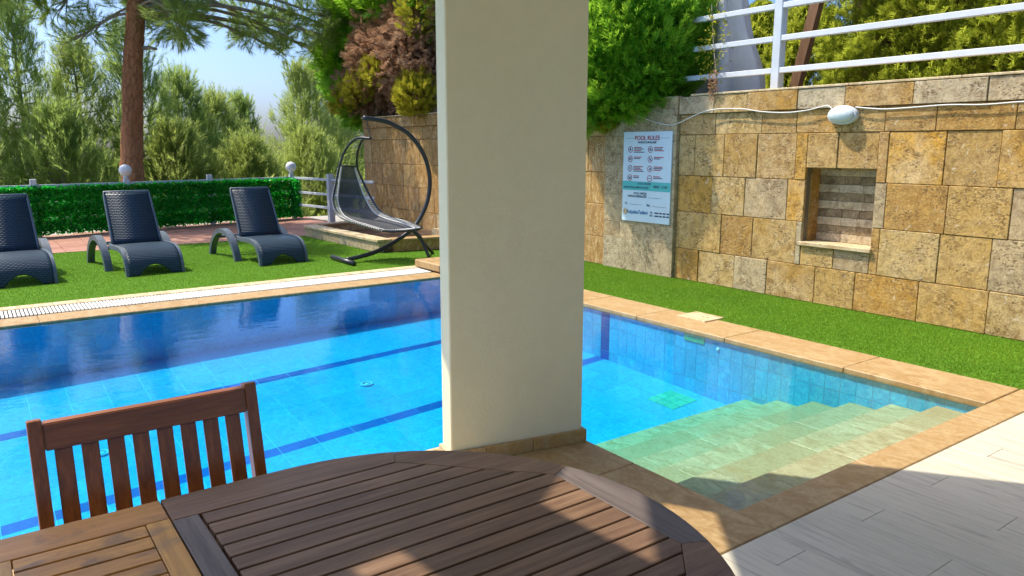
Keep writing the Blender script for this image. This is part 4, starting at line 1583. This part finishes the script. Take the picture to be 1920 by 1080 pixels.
def slab_yz(name, x0, x1, za, zb, d0, d1, mat_, ):
    """piece in the back's plane; d0,d1 offsets in y from the back line"""
    bm_ = bmesh.new()
    vv_ = []
    for x in (x0, x1):
        for z, d in ((za, d0), (za, d1), (zb, d1), (zb, d0)):
            vv_.append(bm_.verts.new((x, backy(z) + d, z)))
    for f_ in ((0, 1, 2, 3), (7, 6, 5, 4), (0, 4, 5, 1), (1, 5, 6, 2), (2, 6, 7, 3), (3, 7, 4, 0)):
        bm_.faces.new([vv_[i] for i in f_])
    bmesh.ops.recalc_face_normals(bm_, faces=list(bm_.faces))
    bmesh.ops.bevel(bm_, geom=list(bm_.edges), offset=0.003, segments=2, affect='EDGES')
    me_ = bpy.data.meshes.new(name)
    bm_.to_mesh(me_)
    bm_.free()
    me_.materials.append(mat_)
    return mobj(name, me_, ch)


slab_yz('top_rail', CXL + 0.0168, CXR - 0.0168, 0.838, 0.907, 0.004, 0.036, M['wood_rail'])
slab_yz('lower_rail', CXL + 0.0168, CXR - 0.0168, 0.46, 0.51, 0.006, 0.034, M['wood_rail'])
n = 8
inner = CXR - CXL - 0.033
sw_ = 0.041
gap = (inner - n * sw_) / (n + 1)
for i in range(n):
    x0 = CXL + 0.0165 + gap + i * (sw_ + gap)
    slab_yz('back_slat', x0, x0 + sw_, 0.511, 0.837, 0.014, 0.027, M['wood_red'])
for i in range(6):
    y0 = 1.64 + i * 0.072
    blk('seat_slat', ch, M['wood_rail'], CXL - 0.01, CXR + 0.01, y0, y0 + 0.064, 0.42, 0.44, 0.003)
for x in (CXL, CXR):
    blk('front_leg', ch, M['wood_red'], x - 0.02, x + 0.02, 1.64, 1.68, 0.0, 0.419, 0.004)
    blk('side_rail', ch, M['wood_rail'], x - 0.012, x + 0.012, 1.681, 2.06, 0.36, 0.415, 0.003)
blk('front_rail', ch, M['wood_rail'], CXL + 0.021, CXR - 0.021, 1.65, 1.672, 0.36, 0.415, 0.003)


# ================================================================== VEGETATION
def blob_points(n, c, r, fill=0.55, lump=0.16, seed=0, squash=1.0):
    """points in a lumpy ellipsoid shell, with outward directions"""
    rr = np.random.default_rng(seed)
    d = rr.normal(size=(n, 3))
    d /= np.linalg.norm(d, axis=1)[:, None]
    ph = rr.uniform(0, 6.28, 6)
    lum = 1 + lump * (np.sin(d[:, 0] * 5 + ph[0]) * np.sin(d[:, 2] * 6 + ph[1]) + 0.7 * np.sin(d[:, 1] * 9 + ph[2]) * np.sin(d[:, 2] * 11 + ph[3]) + 0.5 * np.sin(d[:, 0] * 17 + ph[4]) * np.sin(d[:, 1] * 15 + ph[5]))
    k = (fill + (1 - fill) * rr.random(n) ** 0.5) * lum
    return np.array(c) + d * np.array(r) * k[:, None], d


def foliage(name, parent, P, D, tmpl, s, mat_):
    Vv, Ff = inst(tmpl[0], tmpl[1], P, D, s)
    return mobj(name, fast_tri(name, Vv, Ff, mat_), parent)


# shrub hanging over the wall, right of the column
sr = thing('conifer_shrub', (7.45, 7.2, 2.15), 'bright green conifer shrub spilling over the wall above the sign', 'shrub')
P1, D1 = blob_points(17000, (7.22, 7.45, 2.95), (0.88, 0.95, 1.02), 0.62, 0.13, 3)
P2, D2 = blob_points(2600, (7.05, 7.75, 2.35), (0.62, 0.62, 0.55), 0.5, 0.2, 4)
P3, D3 = blob_points(1800, (7.15, 7.0, 2.5), (0.55, 0.5, 0.4), 0.5, 0.2, 5)
P = np.concatenate([P1, P2, P3])
D = np.concatenate([D1, D2, D3])
kp = (P[:, 2] > 2.02) | (P[:, 0] < 6.98)
P, D = P[kp], D[kp]
D = D * 0.75 + np.array([0, -0.15, 0.65]) + rng.normal(0, 0.28, D.shape)
foliage('foliage', sr, P, D, T_FINE, 0.21 * rng.uniform(0.7, 1.25, len(P)), M['thuja'])
P, D = blob_points(2600, (7.2, 7.45, 2.95), (0.90, 0.97, 1.04), 0.95, 0.13, 3)
foliage('young_tips', sr, P, D * 0.6 + np.array([0, -0.1, 0.8]), T_FINE, 0.19, M['thuja_tip'])
tubes('stem', [([(7.5, 7.3, 2.1), (7.45, 7.25, 3.0), (7.4, 7.2, 4.0)], [0.07, 0.05, 0.02])], M['bark_grey'], sr, 8)
P, D = blob_points(120, (6.95, 7.55, 1.95), (0.10, 0.14, 0.12), 0.2, 0.1, 9)
foliage('dry_tuft', sr, P, D + np.array([0, 0, -0.6]), T_THUJA, 0.12, M['gold'])

# big half-dead conifer shrub left of the column
sl_ = thing('half_dead_shrub', (7.8, 14.3, 2.15), 'large conifer shrub with dead brown patches above the far stone wall', 'shrub')
greens = [((7.9, 15.6, 4.4), (1.0, 1.1, 1.3), 3600), ((7.9, 14.2, 5.2), (1.2, 1.3, 1.2), 3800), ((7.6, 16.5, 3.35), (0.75, 0.75, 0.95), 2400), ((7.5, 16.0, 2.7), (0.6, 0.6, 0.6), 1200), ((7.9, 12.9, 5.2), (1.2, 1.3, 1.4), 2600), ((7.7, 16.4, 4.9), (0.6, 0.6, 0.9), 1500)]
PP, DD = [], []
for i, (c, r, n) in enumerate(greens):
    p, d = blob_points(n, c, r, 0.5, 0.2, 20 + i)
    PP.append(p)
    DD.append(d)
P, D = np.concatenate(PP), np.concatenate(DD)
foliage('foliage', sl_, P, D * 0.8 + np.array([-0.05, 0.1, 0.65]) + rng.normal(0, 0.25, D.shape), T_THUJA, 0.36 * rng.uniform(0.7, 1.25, len(P)), M['thuja'])
PP, DD = [], []
for i, (c, r, n) in enumerate([((7.6, 14.6, 3.3), (0.9, 1.35, 0.95), 4200), ((7.5, 13.2, 3.4), (0.8, 1.1, 1.3), 2600), ((7.5, 15.6, 2.9), (0.7, 0.8, 0.7), 1500)]):
    p, d = blob_points(n, c, r, 0.45, 0.15, 40 + i)
    PP.append(p)
    DD.append(d)
P, D = np.concatenate(PP), np.concatenate(DD)
kp = P[:, 2] > 2.15
foliage('dead_foliage', sl_, P[kp], D[kp] * 0.9 + rng.normal(0, 0.5, D[kp].shape), T_THUJA, 0.24 * rng.uniform(0.6, 1.2, kp.sum()), M['dead'])
PP, DD = [], []
for i, (c, r, n) in enumerate([((7.0, 12.75, 2.5), (0.35, 0.42, 0.4), 700), ((6.85, 15.0, 2.75), (0.25, 0.5, 0.3), 300), ((6.9, 15.9, 2.5), (0.2, 0.4, 0.25), 220), ((6.8, 14.1, 3.0), (0.2, 0.35, 0.3), 160), ((6.9, 12.5, 4.0), (0.3, 0.3, 0.5), 200)]):
    p, d = blob_points(n, c, r, 0.3, 0.15, 60 + i)
    PP.append(p)
    DD.append(d)
P, D = np.concatenate(PP), np.concatenate(DD)
foliage('golden_foliage', sl_, P, D * 0.7 + np.array([0, 0, 0.7]), T_THUJA, 0.2 * rng.uniform(0.7, 1.2, len(P)), M['gold'])
tubes('stem', [([(7.9, 14.4, 2.1), (7.85, 14.3, 3.5), (7.8, 14.2, 5.5)], [0.12, 0.09, 0.03]), ([(7.9, 15.2, 2.1), (7.8, 15.8, 3.4), (7.8, 16.2, 5)], [0.1, 0.07, 0.02])], M['bark_grey'], sl_, 8)

# clipped hedge on the upper terrace
hg = thing('clipped_hedge', (9.9, 4.0, 2.15), 'tall clipped yellow green hedge along the upper terrace', 'hedge')


def hedge_box(n, x0, x1, y0, y1, z0, z1, seed):
    rr = np.random.default_rng(seed)
    k = rr.random(n)
    X = x0 + (x1 - x0) * rr.random(n) ** 2.2
    Y = rr.uniform(y0, y1, n)
    Z = rr.uniform(z0, z1, n)
    tp = k < 0.25
    Z[tp] = z1 - 0.25 * rr.random(tp.sum()) ** 2
    X[tp] = rr.uniform(x0, x1, tp.sum())
    X += 0.10 * np.sin(Y * 4.1) * np.sin(Z * 5.2) + 0.06 * np.sin(Y * 9 + Z * 8)
    D_ = np.stack([-0.6 + rr.normal(0, 0.35, n), rr.normal(0, 0.4, n), 0.65 + rr.normal(0, 0.3, n)], 1)
    return np.stack([X, Y, Z], 1), D_


P, D = hedge_box(22000, 9.7, 10.6, -1.0, 6.35, 2.15, 4.3, 1)
foliage('foliage', hg, P, D, T_FINE, 0.17 * rng.uniform(0.7, 1.25, len(P)), M['hedge'])
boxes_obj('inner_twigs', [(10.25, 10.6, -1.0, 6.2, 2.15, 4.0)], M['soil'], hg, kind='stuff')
hy = [(10.3, 6.95, 0.62, 1.50), (10.3, 7.75, 0.6, 1.52), (10.4, 8.6, 0.7, 1.4), (10.4, 9.5, 0.7, 1.45)]
hl = ['yellow green conifer bush with pointed tip next to the tall hedge', 'yellow green conifer bush behind the closed parasol', 'yellow green conifer bush half hidden by the overhanging shrub', 'yellow green conifer bush hidden behind the overhanging shrub']
for i, (x, y, r, h) in enumerate(hy[:3]):
    t = thing('conifer_bush', (x, y, 2.15), hl[i], 'bush', 'conifer bushes on the upper terrace')
    n = 2600
    rr = np.random.default_rng(80 + i)
    hh = rr.random(n) ** 0.8
    th_ = rr.uniform(0, 6.28, n)
    rad = r * (1 - hh ** 2.2) * (0.55 + 0.45 * rr.random(n) ** 0.5) * (1 + 0.15 * np.sin(th_ * 4 + hh * 9))
    P = np.stack([x + rad * np.cos(th_), y + rad * np.sin(th_), 2.15 + hh * h], 1)
    D = np.stack([0.6 * np.cos(th_), 0.6 * np.sin(th_), 0.9 + 0 * th_], 1) + rr.normal(0, 0.25, (n, 3))
    foliage('foliage', t, P, D, T_THUJA, 0.19 * rr.uniform(0.7, 1.25, n), M['thuja_y'])
    tubes('stem', [([(x, y, 2.1), (x, y, 2.15 + h * 0.7)], [0.05, 0.02])], M['bark_grey'], t, 6)

# wiry climber hanging through the railing
P, D = blob_points(260, (7.2, 6.05, 2.75), (0.12, 0.22, 0.45), 0.1, 0.2, 70)
cl_ = thing('climber', (7.2, 6.0, 2.2), 'small wiry climber with dry leaves growing through the railing', 'plant')
foliage('leaves', cl_, P, D, T_LEAF, 0.035, M['gold'])
P, D = blob_points(140, (7.0, 5.86, 2.28), (0.03, 0.05, 0.18), 0.1, 0.2, 71)
foliage('leaves', cl_, P, D, T_LEAF, 0.03, M['dead'])
tubes('stem', [(spline([(7.15, 5.9, 2.2), (7.1, 5.92, 2.5), (7.2, 6.05, 2.8), (7.2, 6.1, 3.2)], 5), 0.006)], M['bark_grey'], cl_, 5)

# ---- pines
RT2 = np.array([rt.x, rt.y, 0.0])
FW2 = np.array([math.sin(YAW), math.cos(YAW), 0.0])


def clump_shoots(c, r, n, rr, upb=0.35, centre=None):
    d = rr.normal(size=(n, 3))
    d /= np.linalg.norm(d, axis=1)[:, None]
    k = rr.random(n) ** 0.45
    p = np.array(c) + d * np.array(r) * k[:, None]
    return p, d * 0.9 + np.array([0, 0, upb]) + rr.normal(0, 0.2, (n, 3))


def big_pine():
    base = np.array([2.84, 17.15, -1.7])
    t = thing('tall_pine', tuple(base), 'tall pine with bare reddish trunk standing behind the fence', 'tree')
    tr = spline([base, (2.83, 17.1, 0.5), (2.88, 17.08, 1.8), (2.98, 17.05, 2.9), (3.10, 17.02, 3.9), (3.18, 17.0, 4.7), (3.2, 17.0, 5.8), (3.3, 16.95, 7.2)], 8)
    rad = np.interp(tr[:, 2], [-1.7, 0.8, 2.0, 4.4, 5.8, 7.2], [0.27, 0.215, 0.195, 0.165, 0.12, 0.05])
    # knots and an uneven outline
    Vt, Ft = tube_vf(tr, rad, 18)
    Vt = np.array(Vt)
    rr = np.random.default_rng(5)
    th_ = np.arange(len(Vt)) % 18
    ax = np.repeat(tr, 18, axis=0)
    dd = Vt - ax
    Vt = ax + dd * (1 + 0.07 * np.sin(th_ * 1.05 + ax[:, 2] * 3)[:, None] + rr.normal(0, 0.035, (len(Vt), 1)))
    mobj('trunk', me_from('trunk', Vt, Ft, M['bark_red'], True), t)
    O = np.array([3.15, 17.0, 0.0])
    cl = []       # (right, forward, z, radius, n)
    for x, y, r in [(20, -25, 40), (70, -8, 34), (120, 15, 40), (160, 50, 34), (170, 80, 20), (225, 0, 40), (300, 25, 50), (345, 45, 42), (330, 68, 18), (390, 5, 44), (440, 30, 40), (455, 72, 20), (500, 12, 46), (515, 66, 24), (560, 15, 42), (545, 50, 28), (590, -4, 30), (575, 36, 20), (480, 50, 26), (400, 48, 20), (110, -25, 50), (250, -35, 55)]:
        cl.append(((x - 255) * 0.0116, rr.uniform(-1.1, 0.9) if x < 380 else rr.uniform(0.9, 2.0), 4.42 - y * 0.01033, r * 0.0112))
    for k in range(26):
        a = rr.uniform(0, 6.28)
        d_ = rr.uniform(0.3, 3.4)
        cl.append((d_ * math.cos(a), d_ * math.sin(a), rr.uniform(5.0, 7.4), rr.uniform(0.4, 0.65)))
    limbs, PP, DD = [], [], []
    for (r_, f_, z, q) in cl:
        c = O + RT2 * r_ + FW2 * f_ + np.array([0, 0, z])
        zt = min(7.0, max(4.15, z + 0.15 * abs(r_) * (0.6 if z < 5 else -0.6) + 0.2))
        st = np.array([np.interp(zt, tr[:, 2], tr[:, 0]), np.interp(zt, tr[:, 2], tr[:, 1]), zt])
        mid = (st + c) / 2 + np.array([rr.normal(0, 0.12), rr.normal(0, 0.12), 0.22])
        L_ = np.linalg.norm(c - st)
        limbs.append((spline([st, mid, c], 5), np.linspace(0.02 + 0.014 * L_, 0.012, 11)))
        for k in range(5):
            e_ = c + rr.normal(0, q * 0.55, 3)
            limbs.append((spline([mid * 0.35 + c * 0.65, (c + e_) / 2, e_], 3), np.linspace(0.014, 0.005, 7)))
        p, d = clump_shoots(c, (q, q, q * 0.8), int(120 * (q / 0.5) ** 2), rr, 0.25)
        p = p + 0.0
        PP.append(p)
        DD.append(d)
    # short dead stub on the trunk
    limbs.append(([(3.05, 17.0, 3.48), (3.3, 16.85, 3.52), (3.42, 16.78, 3.49)], [0.05, 0.04, 0.025]))
    tubes('limb', limbs, M['bark_grey'], t, 6)
    foliage('crown', t, np.concatenate(PP), np.concatenate(DD), T_PINE2, 0.26 * rr.uniform(0.75, 1.25, sum(len(p) for p in PP)), M['pine_dk'])


big_pine()


def young_pine(apex, R, seed, label, mat_='pine', nb=60, sh=21, zb=-1.0):
    rr = np.random.default_rng(seed)
    ax, ay, az = apex
    t = thing('young_pine', (ax, ay, -4.5), label, 'tree', 'young pines on the slope beyond the fence')
    lean = rr.normal(0, 0.02, 2)
    ht = az - zb
    limbs = []
    trk = np.array([(ax + lean[0] * (az - z), ay + lean[1] * (az - z), z) for z in np.linspace(-4.5, az - 0.15, 9)])
    tubes('trunk', [(trk, np.linspace(0.13, 0.015, 9))], M['bark_grey'], t, 8)
    PP, DD, CP, CD = [], [], [], []
    for i in range(nb):
        h = (i + rr.random()) / nb
        h = h ** 0.85
        z0 = zb + ht * 0.97 * h
        L_ = R * (1 - h) ** 0.95 * rr.uniform(0.6, 1.15) + 0.12
        a = i * 2.4 + rr.uniform(-0.4, 0.4)
        s0 = np.array([ax + lean[0] * (az - z0), ay + lean[1] * (az - z0), z0])
        out = np.array([math.cos(a), math.sin(a), 0])
        rise = L_ * rr.uniform(0.25, 0.75)
        e_ = s0 + out * L_ + np.array([0, 0, rise])
        mid = s0 + out * L_ * 0.55 + np.array([0, 0, rise * 0.25])
        limb = spline([s0, mid, e_], 5)
        limbs.append((limb, np.linspace(0.012 + 0.014 * L_, 0.006, len(limb))))
        m = max(6, int(sh * (0.35 + 0.65 * L_ / R)))
        tt = 0.3 + 0.7 * rr.random(m) ** 0.6
        q = np.stack([np.interp(tt * (len(limb) - 1), np.arange(len(limb)), limb[:, k]) for k in range(3)], 1)
        jit = rr.normal(0, 0.11 + 0.10 * L_, (m, 3)) * np.array([1, 1, 0.75])
        PP.append(q + jit)
        DD.append(out * 0.55 + np.array([0, 0, 0.85]) + rr.normal(0, 0.32, (m, 3)))
        # upright candles at the branch end
        kc = 6 + int(5 * h)
        CP.append(e_ + rr.normal(0, 0.09 + 0.05 * L_, (kc, 3)) * np.array([1, 1, 0.8]))
        CD.append(np.array([0, 0, 1.0]) + out * 0.18 + rr.normal(0, 0.14, (kc, 3)))
    CP.append(np.array([[ax, ay, az - 0.25 - 0.14 * k] for k in range(4)]))
    CD.append(np.array([[0, 0, 1.0]] * 4) + rr.normal(0, 0.1, (4, 3)))
    tubes('limb', limbs, M['bark_grey'], t, 5)
    n = sum(len(p) for p in PP)
    a1, b1 = inst(T_PINE[0], T_PINE[1], np.concatenate(PP), np.concatenate(DD), 0.32 * rr.uniform(0.7, 1.25, n))
    m = sum(len(p) for p in CP)
    a2, b2 = inst(T_CANDLE[0], T_CANDLE[1], np.concatenate(CP), np.concatenate(CD), 0.40 * rr.uniform(0.7, 1.3, m))
    mobj('crown', fast_tri('crown', np.concatenate([a1, a2]), np.concatenate([b1, b2 + len(a1)]), M[mat_]), t)


pines = [((1.35, 21.9, 4.95), 1.5, 'pine_dk', 'tall thin young pine at the fence end away from the stone wall'),
         ((2.6, 22.6, 4.1), 1.7, 'pine', 'young pine with yellowish needles just beside the tall red trunk'),
         ((3.75, 21.7, 4.45), 1.6, 'pine_dk', 'young pine rising directly behind the tall red trunk'),
         ((5.0, 22.4, 3.5), 1.5, 'pine_dk', 'dark young pine one step from the red trunk towards the stone wall'),
         ((6.1, 23.2, 2.95), 1.3, 'pine', 'short young pine beside the gap of open sky'),
         ((8.5, 28.7, 3.3), 1.2, 'pine_dk', 'small slim pine standing in the gap of open sky'),
         ((9.7, 25.9, 4.25), 1.6, 'pine', 'bushy young pine behind the corner globe lamp'),
         ((10.9, 27.6, 4.55), 1.6, 'pine', 'bushy young pine close to the half dead shrub'),
         ((12.6, 29.0, 2.9), 1.8, 'pine', 'pale young pine seen beneath the half dead shrub'),
         ((7.4, 25.5, 1.3), 1.6, 'pine', 'low spreading pine below the gap of open sky'),
         ((0.3, 21.0, 4.3), 1.6, 'pine_dk', 'dark young pine farthest along the fence from the stone wall'),
         ((-1.2, 22.5, 4.8), 1.8, 'pine', 'young pine beyond the end of the lounger row'),
         ((1.9, 20.2, 2.3), 1.5, 'pine_dk', 'low dark pine filling the space behind the fence post'),
         ((4.4, 20.4, 2.0), 1.4, 'pine', 'low pine directly behind the fence beside the red trunk'),
         ((8.6, 22.5, 1.9), 1.6, 'pine', 'low pine directly behind the corner of the fence'),
         ((6.3, 20.8, 1.6), 1.3, 'pine', 'low pine behind the fence at the third lounger')]
for i, (a, r, m_, lab) in enumerate(pines):
    young_pine(a, r, 200 + i, lab, m_)
# far undergrowth on the slope that closes the gaps under the pines
PP, DD = [], []
for i in range(70):
    x, y = rng.uniform(-6, 26), rng.uniform(21, 40)
    z = -1.6 - 0.22 * (y - 17.5)
    top = rng.uniform(0.2, 1.3)
    p, d = blob_points(420, (x, y, (z + top) / 2), (1.9, 1.9, max(0.8, (top - z) / 2)), 0.6, 0.2, 300 + i)
    PP.append(p)
    DD.append(d)
P, D = np.concatenate(PP), np.concatenate(DD)
o = foliage('undergrowth', None, P, D * 0.6 + np.array([0, 0, 0.7]), T_THUJA, 0.6 * rng.uniform(0.7, 1.2, len(P)), M['pine'])
o['kind'] = 'stuff'
o['label'] = 'mass of dull green undergrowth on the slope beyond the fence'
